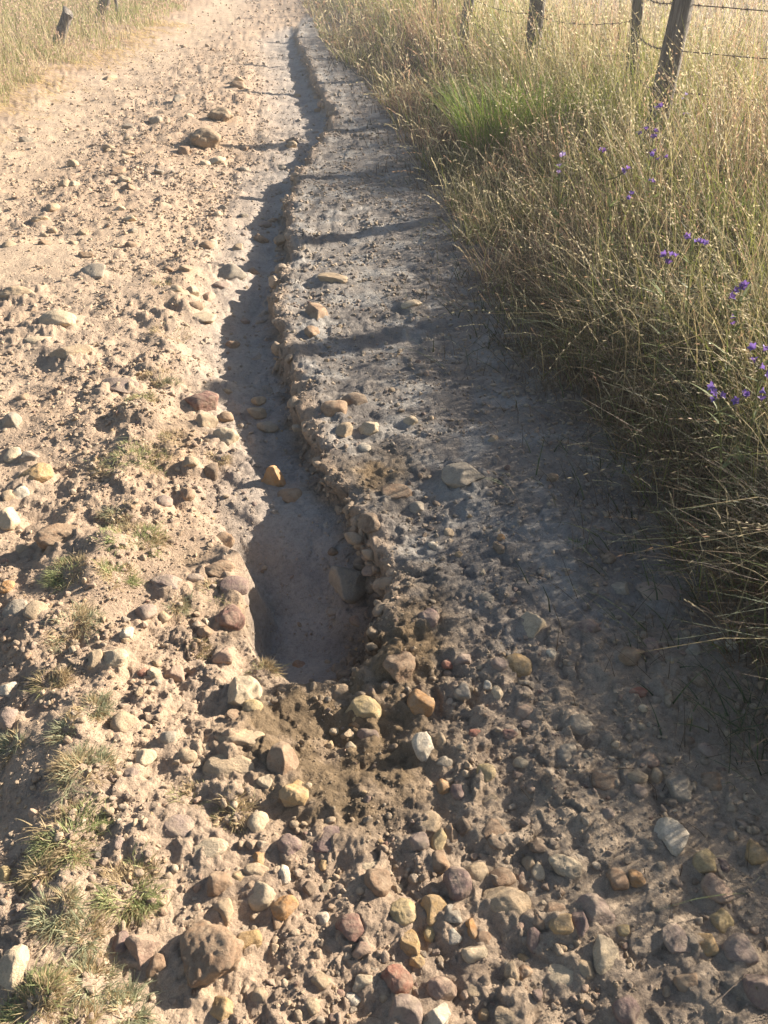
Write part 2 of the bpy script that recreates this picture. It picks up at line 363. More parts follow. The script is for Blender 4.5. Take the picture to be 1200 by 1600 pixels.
# ------------------------------------------------------------------ table of the stones one can point to
# photo column, row, width, height, colour, shape, what singles it out
STONES = '''
327 1488 104 102 brown l|broad cracked, the biggest on the near left
280 1291 68 42 mauve r|smooth oval, above the pale half buried slab
322 1324 70 34 cream f|half buried slab below the smooth oval mauve one
350 1424 35 46 tan r|standing upright just above the big cracked boulder
343 1378 40 38 brown a|with a shaded side, right of the bushiest green tuft
372 1370 28 22 ochre r|tucked between a brown chunk and paler cobbles
408 1398 46 42 cream r|biggest of the pale cobbles above the big cracked boulder
400 1360 40 28 tan r|behind the pale cobbles above the cracked boulder
442 1368 26 34 white a|upright and chalky beside the pale cobbles
445 1416 44 36 orange r|rusty, right of the pale cobbles
404 1342 26 22 orange r|small egg, above the pale cobbles
515 1308 58 44 purple f|wedge shaped, at the near edge of the dark soil
452 1320 42 36 purple l|pitted, left of the wedge shaped purple one
460 1237 50 46 ochre l|knobbly yellowish, at the left edge of the dark soil hollow
414 1222 27 26 cream a|small, left of the knobbly yellowish one
402 1282 36 42 cream r|half hidden in dry moss left of the dark soil
220 1480 56 56 pink a|split block left of the big cracked boulder
188 1472 28 40 purple a|upright, at the far left of the split pink block
246 1507 32 36 brown a|wedged between the split block and the cracked boulder
185 1315 18 24 mauve r|small bean, above the bushiest green tuft
350 1575 46 38 ochre a|sandy wedge below the big cracked boulder
307 1555 22 30 brown a|small post-like, under the big cracked boulder
405 1553 28 22 tan r|alone on the sand below right of the cracked boulder
549 1446 50 44 maroon r|with a ribbed face, biggest of the dark red ones near the bottom
565 1482 32 30 pink a|square, just below the ribbed dark red one
504 1433 24 24 white a|little bright chip left of the ribbed dark red one
480 1387 28 24 darkbrown a|with a pale face, in the middle of the near gravel
575 1350 46 26 cream f|half sunk by the shaded brown block
590 1378 42 44 brown a|big shaded block left of the purple pyramid
434 1432 24 38 brown a|upright, under the rusty orange one
390 1467 40 36 ochre r|touching the right side of the big cracked boulder
500 1530 32 28 tan a|below the square pink one, low in the picture
508 1347 22 26 ochre r|under the wedge shaped purple one
570 1535 42 30 cream a|slab left of the dark red one near the bottom edge
553 1560 30 24 white r|smooth, near the bottom edge in the middle
488 1570 24 26 tan r|smooth, near the bottom left of centre
18 1500 46 110 cream f|long leaning slab at the left edge beside the dark rut
6 1365 20 24 yellow r|cut by the left edge of the picture
203 1208 28 18 mauve a|thin, above the small dry tufts on the left
790 1410 80 60 tan a|large flat topped block in the near gravel
930 1418 60 50 mauve r|biggest smooth cobble in the near gravel
715 1378 46 52 purple a|pyramid left of the large flat topped block
742 1361 42 36 tan a|leaning on the purple pyramid
686 1311 25 38 yellow r|upright egg in the cluster below the dark soil
669 1284 40 36 tan f|topmost of the cluster below the dark soil
705 1298 22 40 brown a|upright slice beside the yellow egg
722 1290 28 30 darkbrown a|behind the upright slice by the yellow egg
655 1313 32 30 mauve r|left of the yellow egg
687 1342 32 36 brown r|directly below the yellow egg
693 1228 22 24 orange r|bead on the dark soil above the cluster
717 1238 27 24 purple a|right of the orange bead on the dark soil
760 1247 36 19 tan f|thin, right of the orange bead on the dark soil
768 1295 46 36 brown f|broad and low between the cluster and the middle gravel
776 1316 30 24 darkbrown a|under the broad low brown one
842 1321 31 28 darkbrown r|round, left of the lumpy pale one
883 1352 52 38 cream l|lumpy with a shadowed left face, mid gravel
841 1360 20 30 cream a|thin upright, left of the lumpy pale one
828 1350 24 26 tan r|behind the thin upright cream one
785 1370 44 34 brown l|between the purple pyramid and the lumpy pale one
815 1370 14 22 pink r|small bean above the large flat topped block
965 1372 34 38 brown a|upright with a rusty neighbour on its right
993 1370 26 26 orange l|crumbly rust coloured, right of an upright brown one
1052 1303 50 56 white f|bright tilted slab on the right of the gravel
1060 1231 42 42 grey a|wedge above the bright tilted slab
943 1221 42 30 brown r|oval, left of the grey wedge
997 1212 32 24 tan r|oval with a pale top, upper right gravel
1000 1236 26 20 mauve a|under the pale topped oval
1025 1212 26 28 tan a|upright, left of the grey wedge
1118 1220 46 34 brown l|half buried right of the grey wedge
1103 1345 42 38 yellow r|smooth round, above the pitted pink one
1130 1352 22 24 purple r|tucked to the right of the smooth yellow one
1120 1385 44 46 pink l|pitted, below the smooth yellow one
1180 1330 36 42 ochre a|near the right edge level with the bright slab
1128 1435 38 42 yellow a|upright below the pitted pink one
1102 1474 42 34 ochre r|low oval below the upright yellow one
1155 1483 54 44 mauve a|blocky, near the right edge
1185 1545 44 48 purple a|dark block cut by the right edge
1073 1532 44 36 brown a|low down on the right in shade
980 1577 46 44 purple r|at the bottom edge right of centre
880 1522 52 38 cream f|smooth wedge low in the near gravel
910 1512 38 30 tan r|behind the smooth low cream wedge
878 1444 40 30 ochre r|tucked under the biggest smooth cobble
873 1424 44 25 brown f|thin, left of the biggest smooth cobble
908 1440 30 42 purple a|upright below the biggest smooth cobble
836 1467 25 34 purple a|upright below the large flat topped block
812 1445 40 28 pink l|under the front of the large flat topped block
842 1440 25 26 brown r|right of the front of the flat topped block
707 1428 36 30 grey a|angular chip left of the large flat topped block
680 1418 44 48 ochre a|brownish lump lying in shade left of the flat topped block
630 1422 46 44 yellow l|crumbly, between two dark red stones and the ochre lump
671 1453 20 40 yellow a|thin upright finger in the near gravel
640 1470 32 50 ochre a|tall leaning, left of the thin yellow finger
705 1462 34 25 white a|bright chip right of the thin yellow finger
737 1450 23 34 orange a|pinkish upright splinter by the bright chip
755 1464 30 25 brown r|right of the pinkish splinter
742 1489 42 30 cream a|block below the pinkish splinter
652 1502 25 20 ochre r|small, below the tall leaning ochre one
620 1530 52 48 red a|deep red block near the bottom
690 1545 48 40 pink a|right of the deep red block
740 1543 38 26 tan f|low, right of the pink block at the bottom
680 1588 50 48 white a|bright block at the very bottom
632 1580 58 52 mauve a|big, at the bottom left of the bright block
800 1585 56 32 tan f|wide, at the bottom edge in the middle
973 1452 22 20 yellow r|little round bead right of the biggest smooth cobble
948 1490 42 52 cream f|pale upright plate right of the smooth low wedge
1060 1462 48 44 mauve f|half buried plate on the right of the gravel
800 1517 23 32 tan r|near a smooth low cream wedge, left of it
820 1518 26 24 brown r|touching the left of the smooth low cream wedge
816 1498 22 17 ochre r|tiny, above the low cream wedge
950 1270 22 20 mauve r|bead above the middle of the right gravel
760 1205 30 30 yellow l|crumbly, at the top of the mid gravel pile
815 1190 28 22 cream r|pale bead on the shaded gravel left of a grey one
834 976 46 46 cream a|bright lone block on the shaded right bank
985 1020 40 42 brown a|sunlit chunk with a purple neighbour on the right bank
812 1038 42 36 ochre r|low cobble below the bright lone block
1017 1010 30 32 purple r|shaded, touching the sunlit brown chunk
656 1096 44 44 orange a|bright chunk on the dark soil past the end of the gully
662 1166 37 40 white r|chalky ball on the dark soil under the bright orange chunk
622 1042 52 50 brown r|big shaded cobble at the lip of the gully end
699 1036 19 19 red r|small brick red bead right of the gully end
722 1080 28 28 grey a|right of the bright orange chunk
761 1070 15 17 white r|tiny pale bead on the right bank
777 1082 19 22 cream a|thin pale chip under the low ochre cobble
820 1112 29 25 pink r|rosy, in the middle of the right bank
822 1132 18 13 mauve r|little one under the rosy one
905 1128 44 38 grey r|smooth cobble with a lit face, right bank
885 1172 44 42 grey l|half buried lump under the smooth grey cobble
797 1146 27 19 maroon r|low, left of the half buried grey lump
780 1037 27 22 mauve r|left neighbour of the low ochre cobble
722 1030 32 21 mauve a|in the shade right of the brick red bead
670 965 36 32 purple l|dark lump by the wall of the gully end
702 832 17 19 tan r|sunlit bead on the far side of the right bank
677 852 15 13 white r|tiny chip by the sunlit bead on the bank
1032 930 68 42 mauve f|wide embedded plate in the deep shade
970 917 32 28 grey a|left of the wide embedded plate
950 872 24 22 darkbrown r|deep in the shade above the wide plate
920 978 36 26 purple l|between the lone bright block and the sunlit chunk
1082 1015 22 27 grey a|small upright box in the deep shade
1142 1005 21 22 white r|pale bead beside the shaded grass
1092 1060 28 28 darkbrown a|in deep shade under the upright grey box
997 1081 30 18 red r|low reddish, below the sunlit brown chunk
760 932 24 19 grey r|left above the bright lone block
860 1020 20 19 white r|small, under the bright lone block
783 856 26 20 darkbrown r|with an orange bead on its far side
782 840 15 11 orange r|bead beyond a dark stone on the right bank
695 1190 27 21 grey l|right of the chalky ball
688 1155 19 27 tan a|upright, touching the chalky ball
742 1145 20 14 red r|bead in the mid bank gravel
750 1170 27 21 brown l|under the red bead in the mid bank
1015 1186 32 26 pink l|upper edge of the right gravel in shade
1075 1155 25 19 brown r|in the shade near the right edge
1105 1172 32 26 mauve l|in the shade at the right edge
175 1026 52 34 cream r|bright smooth, below the green tufts on the left
148 1028 27 32 tan r|left neighbour of the bright smooth cream one
302 903 42 22 mauve r|smooth oval on the ridge left of the gully end
260 909 48 27 mauve f|left of the smooth oval on the ridge
342 888 50 40 brown r|rounded, on the rim left of the gully end
350 843 32 32 brown l|topmost of the clods on the rim left of the gully
366 915 46 30 purple f|dark plate on the rim left of the gully end
360 962 48 42 maroon l|darkest lump below the rim left of the gully end
350 1022 34 36 pink a|rosy block below the darkest red lump
320 985 25 21 brown a|left of the rosy block
226 958 38 32 mauve a|on the ridge under a mauve slab
254 966 29 25 tan a|right of the mauve angular one on the ridge
198 988 20 22 white r|bead above the bright smooth cream one
273 1056 34 30 pink a|two toned, right below the bright smooth cream one
240 1052 22 20 cream r|left of the two toned pink one
224 1050 17 17 red r|tiny brick coloured, under the bright cream one
378 1080 58 52 cream a|big bright, left of the dark soil
393 1103 36 28 yellow l|under the big bright cream one
365 1120 28 25 brown a|below the big bright cream one
196 1128 46 40 tan r|round, alone right of the grey green tufts
376 1153 78 46 tan l|broad, in the middle of the left gravel
358 1200 86 48 tan r|long low, directly below the broad middle one
442 1185 50 54 brown a|leaning plate beside the broad tan one
320 1172 27 27 cream r|left of the broad tan one
292 1180 32 27 tan a|second to the left of the broad tan one
228 1184 33 30 cream a|between the broad tan one and the tufts
262 1150 27 26 grey r|above the left gravel's broad tan one
467 1039 20 16 pink r|bead on the near lip of the gully
568 1104 58 44 yellow a|bright chunk left of the orange one past the gully
575 1146 36 22 purple r|under the bright yellow chunk
543 1146 22 18 tan r|left below the bright yellow chunk
556 1132 26 20 orange r|directly under the bright yellow chunk
548 1164 18 14 cream r|tiny, under the purple one on the dark soil
580 1130 20 16 pink r|right under the bright yellow chunk
14 808 32 44 cream f|upright slab at the left edge
35 857 22 18 tan r|bead under the upright slab at the left edge
95 838 78 46 brown l|shaded boulder left of the green tufts
12 1076 30 28 white l|at the left edge beside the dry tuft
10 918 27 22 orange l|ochre, cut by the left edge halfway down
28 952 48 32 grey f|flat, at the left edge halfway down
54 955 38 34 tan l|between the flat grey one and the tufts
10 1120 36 36 mauve l|at the left edge under the white one
552 925 60 66 grey a|boulder lying in the deep end of the gully
520 860 17 15 darkbrown r|lone bead on the gully floor
355 427 62 38 grey a|big block on the left lip of the gully
347 446 32 19 mauve a|at the foot of the big block on the left lip
300 455 24 22 cream a|left of the big block on the lip
275 453 24 18 tan a|second to the left of the big lip block
325 463 22 29 pink a|below the big block on the lip
303 478 32 17 brown r|below the cream ones left of the lip block
315 497 44 22 cream f|low slab under the lip block
86 499 62 32 cream r|pale loaf on the far left of the road
28 458 62 28 tan l|half buried hump at the left edge
145 424 42 24 grey f|behind the pale loaf
110 550 64 24 tan f|long flat, below the pale loaf
57 533 48 20 cream f|low flat, left under the pale loaf
185 604 60 22 mauve f|long flat, left of the small tufts
314 627 54 38 maroon r|smooth, on the left side of the gully
322 660 36 28 tan a|below the smooth dark red one by the gully
352 652 28 22 brown a|right of the tan one by the gully side
353 680 44 38 cream l|pale lump on the left side of the gully
327 733 30 34 darkbrown a|upright, below the pale lump by the gully
298 723 25 19 tan a|left of the upright dark one by the gully
291 772 30 26 brown r|below the dry tuft on the gully side
255 785 27 22 mauve a|by the tufts left of the gully
428 745 38 50 orange a|standing upright on the gully floor
455 777 44 28 brown r|lying under the upright orange one in the gully
33 622 30 19 brown a|far left, above a grey angular one
18 655 29 27 grey a|far left, with a shaded face
54 741 56 32 ochre r|cobble at the left edge level with the tufts
33 770 29 28 white a|bright, under the ochre cobble at the left
12 776 28 26 tan a|left under the ochre cobble
20 708 26 27 cream f|above the ochre cobble at the left
46 714 32 24 grey a|right above the ochre cobble at the left
494 490 38 40 brown a|sunlit on the right lip of the gully
488 518 26 22 brown l|below the sunlit one on the right lip
522 638 42 34 brown r|in the group on the right lip of the gully
538 672 28 28 tan a|lit from the right, on the lip below a brown one
578 670 34 28 cream a|standing on the right lip beside a tan one
570 699 22 15 white r|small, below the pair on the right lip
556 625 46 30 darkbrown l|shaded, behind the pair on the right lip
522 436 48 22 tan f|long, on the far right lip of the gully
724 742 68 42 grey f|large flat with a raised corner on the right bank
642 657 24 19 cream r|small bright, on the shaded right bank
652 792 26 22 grey r|pale bead left of the large flat one
620 770 50 32 brown r|on the lip right of the gully
580 816 42 36 darkbrown r|hanging on the lip of the deep gully end
770 685 18 14 tan r|beyond the large flat one on the right bank
643 476 34 15 cream f|on the sunlit strip of the right bank
862 745 22 17 brown r|in the shade right of the large flat one
372 133 26 20 brown r|in the far part of the road by the gully
323 382 24 20 brown r|left of the gully above the lip block
455 220 28 16 darkbrown r|on the gully floor far up the road
340 251 26 18 cream f|below the far soil clods
62 342 28 14 tan f|low, far left of the road
200 292 24 14 brown a|in the middle of the far road
'''
SEATS = []                          # footprints of the stones, which sit in the soil rather than on it
for ln in STONES.strip().split('\n'):
    px, py, ww, hh = [int(q) for q in ln.split()[:4]]
    p = hit(px, py + hh * .25); ppm = FPX / depth_of(p); SEATS.append((p[0], p[1] + .1 * ww / ppm, ww / ppm / 2))
# ------------------------------------------------------------------ ground sheet
def soil_colour(x, y, k):
    # soil colours where they lie
    sand = np.array([.41, .312, .226]); silt = np.array([.31, .302, .288]); crust = np.array([.178, .172, .163]); dark = np.array([.205, .148, .09])  # crust and silt toned darker and cooler to deepen the bluish shade
    litter = np.array([.11, .08, .045]); field = np.array([.34, .245, .17]); red = np.array([.25, .185, .125])
    def mx(c, t, m): return c * (1 - m[:, None]) + t * m[:, None]
    c = np.broadcast_to(sand, (len(x), 3)).copy()
    c = mx(c, np.array([.375, .27, .185]), np.clip(.5 + .9 * fbm(x, y, .9, 3, 201), 0, 1) * .6)
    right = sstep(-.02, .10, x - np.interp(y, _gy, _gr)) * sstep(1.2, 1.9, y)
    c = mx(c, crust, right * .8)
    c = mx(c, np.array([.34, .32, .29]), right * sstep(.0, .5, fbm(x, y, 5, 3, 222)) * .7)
    c = mx(c, np.array([.36, .29, .215]), sstep(-.15, .55, x + .25 * fbm(x, y, 2.5, 3, 226)) * (1 - right) * (1 - sstep(1.6, 1.9, y)) * .75)
    c = mx(c, silt, np.clip(k['gul'], 0, 1) * .85)
    c = mx(c, red, k['wall'] * .8)
    c = mx(c, dark, np.clip(k['dark'] * (1 + .6 * fbm(x, y, 12, 3, 231)), 0, 1))
    c = mx(c, np.array([.42, .40, .375]), np.clip(k['gul'] * 1.2 * near_px(x, y, 470, 880, .12, .22), 0, 1))
    c = mx(c, np.array([.10, .078, .055]), np.clip(k['gul'] * 1.3 * (near_px(x, y, 575, 960, .07, .2) + near_px(x, y, 520, 1030, .08, .06)), 0, .9))  # dark soil at the near rim; right hollow darkened to deepen its shade
    c = mx(c, np.array([.49, .375, .265]), k['smooth'] * (1 - np.clip(k['gul'], 0, 1)) * .7)
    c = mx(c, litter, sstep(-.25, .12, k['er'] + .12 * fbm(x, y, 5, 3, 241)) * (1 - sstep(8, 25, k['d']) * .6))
    c = mx(c, field, sstep(.3, -.5, k['el'] + .3 * fbm(x, y, 1.5, 3, 251)))
    return c
def build_ground():
    deps = np.linspace(math.radians(77), math.radians(2.4), 800)
    ys = np.concatenate([np.linspace(-5, .33, 40), H / np.tan(deps), np.geomspace(38.5, 150, 24)])
    un = np.concatenate([-np.geomspace(8, 1.12, 24), np.linspace(-1.1, -.584, 150), np.linspace(-.58, .58, 660), np.linspace(.584, .9, 40), np.geomspace(.92, 8, 30)])
    s = np.maximum(ys, .2) * cP + H * sP
    X = np.concatenate([np.full((len(ys), 1), -150.0), s[:, None] * un[None, :], np.full((len(ys), 1), 150.0)], 1)
    X = np.clip(X, -150, 150); X[:, 0] = -150.5; X[:, -1] = 150.5
    Y = np.repeat(ys[:, None], X.shape[1], 1)
    x, y = X.ravel(), Y.ravel()
    z, k = land(x, y, True)
    nz = .75 + .5 * fbm(x, y, 30, 2, 301)
    for sx_, sy_, sr in SEATS:      # soil banked up round each stone
        a, b = np.searchsorted(ys, [sy_ - 2.2 * sr, sy_ + 2.2 * sr]); a *= X.shape[1]; b *= X.shape[1]
        q = ((x[a:b] - sx_) ** 2 + (y[a:b] - sy_) ** 2) / (sr * sr)
        z[a:b] += .34 * sr * np.exp(-(q / 1.5) ** 2) * nz[a:b]
    R, Cn = X.shape
    i = np.arange(R * Cn).reshape(R, Cn)
    f = np.stack([i[:-1, :-1], i[:-1, 1:], i[1:, 1:], i[1:, :-1]], -1).reshape(-1, 4)
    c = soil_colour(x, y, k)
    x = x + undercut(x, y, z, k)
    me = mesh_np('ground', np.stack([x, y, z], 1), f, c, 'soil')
    o = link('ground', me, M_GROUND); tag(o, 'eroded sandy dirt track and the fields beside it', 'ground', kind='structure')
build_ground()
# ------------------------------------------------------------------ stones one can point to
CW = {'darkbrown': 'dark brown'}
SW = {'r': 'rounded', 'a': 'angular', 'f': 'flat', 'l': 'lumpy'}
PLACED = []                         # (x, y, radius) of what has been put down
def put_stone(px, py, w, h, col, shp, label, group, k, name='stone'):
    p = hit(px, py + h * .25)
    ppm = FPX / depth_of(p)
    dpr = math.atan2(H - p[2], math.hypot(p[0], p[1]))
    flatn = {'r': .72, 'a': .78, 'f': .46, 'l': .72}[shp]
    sx = w / ppm; sy = h / ppm / math.sqrt(math.sin(dpr) ** 2 + (flatn * math.cos(dpr)) ** 2)
    sy = min(sy, sx * 1.6); sz = flatn * min(sy, sx * 1.2)
    if h > w * 1.25: sz = max(sz, .9 * sx)
    if 'standing upright on the gully' in label: sz = 1.45 * sx; sy = .7 * sx
    v, f = rock(5 if max(w, h) > 46 else 4, 1000 + k * 13, shp)
    r = np.random.default_rng(k)
    R = rot(r.uniform(-.22, .22), r.uniform(-.22, .22), r.uniform(-.25, .25))
    v = (v * np.array([sx, sy, sz]) / 2) @ R.T
    v *= np.array([sx, sy, sz]) / (v.max(0) - v.min(0))
    me = mesh_np(name, v, f)
    z0 = land(np.array([p[0]]), np.array([p[1]]))[0]
    bury = (.28 if shp != 'f' else .18) + .08 * float(sstep(2.5, 4.5, p[1]))
    if label and 'half' in label or 'embedded' in (label or ''): bury = .36
    o = link(name, me, STONE[col], loc=(p[0], p[1] + sy * .12, z0 + sz * (.5 - bury) - .10 * sz))
    if 'deep end of' in label: o.location.z += .045; o.location.x -= .02
    PLACED.append((p[0], p[1], max(sx, sy) / 2))
    return tag(o, label, 'stone', group)
for k, ln in enumerate(STONES.strip().split('\n')):
    a, tail = ln.split('|'); px, py, ww, hh, col, shp = a.split()
    put_stone(int(px), int(py), int(ww), int(hh), col, shp, f"{CW.get(col, col)} {SW[shp]} stone {tail}", 'stones scattered over the track', k)
# a few more of the stones in the far road bed, where nothing tells one from another
k = 900; r = np.random.default_rng(5); n = 0
while n < 40:
    py = r.uniform(120, 420); px = r.uniform(5, 400)
    x, y = flat(px, py)
    if x < edge_left(y) + .3 or px > 400: continue
    ww = r.uniform(14, 24)
    if any((x - q[0]) ** 2 + (y - q[1]) ** 2 < (q[2] + .06) ** 2 for q in PLACED): continue
    put_stone(px, py, ww, ww * r.uniform(.5, .8), ['tan', 'brown', 'tan', 'cream', 'grey'][n % 5], 'aaf'[n % 3],
              'small dusty stone set in the rough left half of the track', 'small stones of the far road bed', k + n); n += 1
_gp = [g[0] for g in GUL]; n = 0
while n < 18:                       # rubble on the gully floor
    py = r.uniform(110, 735); a = np.interp(py, _gp, [g[2] for g in GUL]); b = np.interp(py, _gp, [g[1] for g in GUL]) - 14
    if b - a < 8: continue
    px = r.uniform(a - 12, b); ww = r.uniform(.45, 1.0) * np.interp(py, [110, 735], [17, 40]); x, y = flat(px, py, -.12)
    if any((x - q[0]) ** 2 + (y - q[1]) ** 2 < (q[2] + .05) ** 2 for q in PLACED): continue
    put_stone(px, py, ww, ww * r.uniform(.55, .85), ['tan', 'brown', 'grey', 'tan', 'mauve'][n % 5], 'aal'[n % 3], 'small dusty stone among the rubble on the gully floor', 'rubble on the gully floor', 960 + n); n += 1
def clod(px, py, w, h, label, k):
    p = hit(px, py + h * .3); ppm = FPX / depth_of(p)
    acc = Acc(); r = np.random.default_rng(k)
    for i in range(9):
        v, f = rock(4, 5000 + k * 20 + i, 'l'); s = (w if i == 0 else w * r.uniform(.25, .5)) / ppm / 2
        off = np.array([0, 0, 0]) if i == 0 else np.array([r.uniform(-.5, .5) * w / ppm, r.uniform(-.4, .4) * w / ppm, r.uniform(-.1, .12) * w / ppm])
        acc.add(v * s * np.array([1, .9, .7]) + off, f, np.array([.26, .185, .115]) * r.uniform(.8, 1.2))
    o = link('soil_clod', acc.mesh('soil_clod'), M_GRAVEL, loc=(p[0], p[1], land(p[0], p[1]) + .12 * w / ppm))
    tag(o, label, 'clod', 'soil clods on the far road'); PLACED.append((p[0], p[1], w / ppm / 2))
clod(322, 214, 48, 36, 'big brown crumbling earth clod left of the far gully', 1)
clod(345, 178, 34, 24, 'smaller brown earth clod just beyond the biggest one', 2)

# ------------------------------------------------------------------ gravel: everything smaller
def rots(ax, ay, az):
    cx, sx, cy, sy, cz, sz = np.cos(ax), np.sin(ax), np.cos(ay), np.sin(ay), np.cos(az), np.sin(az); o = np.zeros_like(ax)
    A = np.stack([cz * cy, cz * sy * sx - sz * cx, cz * sy * cx + sz * sx, sz * cy, sz * sy * sx + cz * cx, sz * sy * cx - cz * sx, -sy, cy * sx, cy * cx], 1)
    return A.reshape(-1, 3, 3)
def gravel():
    r = np.random.default_rng(21)
    big = [rock(3, 300 + i, 'aara'[i % 4]) for i in range(12)]; mid = [rock(2, 330 + i, 'aaa'[i % 3]) for i in range(14)]; tiny = [rock(1, 360 + i, 'a') for i in range(8)]
    cols = np.array([PAL[c] for c in ('tan', 'tan', 'tan', 'cream', 'ochre', 'brown', 'brown', 'purple', 'mauve', 'pink', 'grey', 'tan', 'maroon', 'darkbrown', 'tan', 'grey')])
    # y range, pebbles per square metre with their sizes, crumbs of soil per square metre with theirs
    bands = [(-1.2, .5, 500, .006, .018, 0, 0, 0), (.5, 1.0, 4400, .0055, .024, 14000, .0022, .0065), (1.0, 1.8, 3800, .006, .026, 10000, .0028, .0075),
             (1.8, 3.0, 2500, .006, .026, 5200, .004, .012), (3.0, 5.0, 1500, .009, .030, 2200, .005, .014), (5, 8.5, 1100, .012, .038, 1100, .008, .02), (8.5, 15, 230, .017, .05, 320, .012, .03), (15, 32, 20, .035, .09, 0, 0, 0)]
    acc = Acc(); pl = np.array(PLACED)
    def lay(x, y, s, crumb):
        z, mk = land(x, y, True); N = len(x)
        right = x - np.interp(y, _gy, _gr)
        clump = fbm(x, y, 4.5, 3, 401) + .5 * fbm(x, y, 1.3, 2, 403)
        p = np.clip(.55 + 1.1 * clump, .06, 1.2) if not crumb else np.clip(.6 + .8 * fbm(x, y, 7, 3, 411), .1, 1.2)
        p *= np.where((mk['gul'] > .35), .38 if not crumb else .45, 1) * (1 - (.7 if not crumb else .1) * np.clip(mk['dark'], 0, 1)) * (1 - .75 * np.clip(mk['smooth'], 0, 1))
        lip = np.exp(-(right / .05) ** 2) * (y > 1.35) * (y < 12)
        p = np.where(lip > .3, np.maximum(p, .9 * lip), p)
        p *= (mk['el'] > .1) * np.where(mk['er'] > .12, 0, 1)
        p *= np.where((right > .12) & (y > 1.6), .85 if not crumb else .4, 1)
        foot = np.exp(-((mk['er'] + .22) / .22) ** 2) * (y < 5); p = np.where(mk['er'] < .12, np.maximum(p, (.75 if not crumb else .5) * foot), p)
        keep = r.uniform(size=N) < p
        for i0 in range(0, N, 20000):
            i1 = min(N, i0 + 20000)
            d2 = (pl[None, :, 0] - x[i0:i1, None]) ** 2 + (pl[None, :, 1] - y[i0:i1, None]) ** 2
            keep[i0:i1] &= ~(d2 < (pl[None, :, 2] * .85) ** 2).any(1)
        x, y, z, s = x[keep], y[keep], z[keep], s[keep]; mk = {a: (b[keep] if hasattr(b, '__len__') else b) for a, b in mk.items()}; lip = lip[keep]; N = len(x)
        soil = soil_colour(x, y, mk)
        c = cols[r.integers(0, len(cols), N)] * r.uniform(.75, 1.15, (N, 1))
        dust = np.clip(.42 + .04 * y + r.uniform(-.3, .25, N), 0, .9) if not crumb else np.full(N, .9)
        c = c * (1 - dust[:, None]) + soil * r.uniform(.85, 1.2, (N, 1)) * dust[:, None]
        if not crumb: s = s * (1 - .35 * lip)
        pxs = s * 1294 / (np.maximum(y, .3) * cP + H * sP)
        sets = np.where(pxs > 11, 0, np.where(pxs > 4.5, 1, 2))
        for q, prot in enumerate((big, mid, tiny)):
            idx = np.nonzero(sets == q)[0]; which = r.integers(0, len(prot), len(idx))
            for j, (pv, pf) in enumerate(prot):
                k = idx[which == j]; m = len(k)
                if not m: continue
                A = rots(r.uniform(-.5, .5, m), r.uniform(-.5, .5, m), r.uniform(0, 6.28, m))
                S = np.stack([np.ones(m), r.uniform(.6, 1, m), r.uniform(.5, .85, m)], 1) * s[k][:, None] * .5
                v = np.einsum('nij,nvj->nvi', A, pv[None] * S[:, None, :]) + np.stack([x[k], y[k], z[k] + s[k] * .10], 1)[:, None, :]
                f = pf[None] + (np.arange(m) * len(pv))[:, None, None]
                acc.add(v.reshape(-1, 3), f.reshape(-1, 3), np.repeat(c[k], len(pv), 0), q == 0)
    for y0, y1, dens, s0, s1, dc, c0, c1 in bands:
        s_ = max(y1, .3) * cP + H * sP; xl, xr = -.54 * s_ - .45, min(.54 * s_ + .2, 3)
        for crumb, dd, a, b in ((False, dens, s0, s1), (True, dc, c0, c1)):
            N = int((y1 - y0) * (xr - xl) * dd)
            if N: lay(r.uniform(xl, xr, N), r.uniform(y0, y1, N), a + (b - a) * r.power(.42, N) ** 1.6, crumb)
    o = link('gravel', acc.mesh('gravel'), M_GRAVEL)
    tag(o, 'loose fine gravel and pebbles strewn over the dirt track', 'gravel', kind='stuff')
    print('gravel verts', acc.n)
gravel()
def wall_clods():
    r = np.random.default_rng(77); acc = Acc(); prot = [rock(3, 700 + i, 'laaa'[i % 4]) for i in range(12)]
    n = 0
    while n < 520:
        y = 1.42 + 9.5 * r.power(.45) if r.uniform() < .75 else r.uniform(1.42, 2.3)
        if y > 11: continue
        xr = float(np.interp(y, _gy, _gr)); xx = xr + np.linspace(-.16, .07, 24); zz = land(xx, np.full(24, y))
        st = np.gradient(zz, xx); top = zz.max(); j = r.choice(24, p=(q_ := np.clip(st, 0.02, 2) ** 1.2 * np.clip((top - zz) / .03, .12, 1)) / q_.sum())
        s = (.012 + .055 * r.uniform() ** 2.5) * (1 + .12 * (y - 1.4))
        pv, pf = prot[r.integers(12)]
        v = (pv * np.array([1, r.uniform(.7, 1), r.uniform(.5, .9)]) * s * .5) @ rot(r.uniform(-.6, .6), r.uniform(-.6, .6), r.uniform(0, 6.28)).T
        x_ = xx[j] + r.normal(0, .008); k = {a: b for a, b in land(np.array([x_]), np.array([y]), True)[1].items()}
        c = soil_colour(np.array([x_]), np.array([y]), k)[0] * r.uniform(.8, 1.15) * np.array([1, .97, .93])
        if r.uniform() < .07: c = np.array(PAL[('tan', 'brown', 'mauve', 'ochre', 'grey')[r.integers(5)]])
        acc.add(v + np.array([x_ - .12 * s + float(undercut(np.array([x_]), np.array([y]), np.array([zz[j]]), k)[0]), y, zz[j] - .20 * s]), pf, c); n += 1
    o = link('wall_clods', acc.mesh('wall_clods'), M_GRAVEL)
    tag(o, 'crumbling soil clods along the broken right wall of the gully', 'soil clods', kind='stuff')
wall_clods()
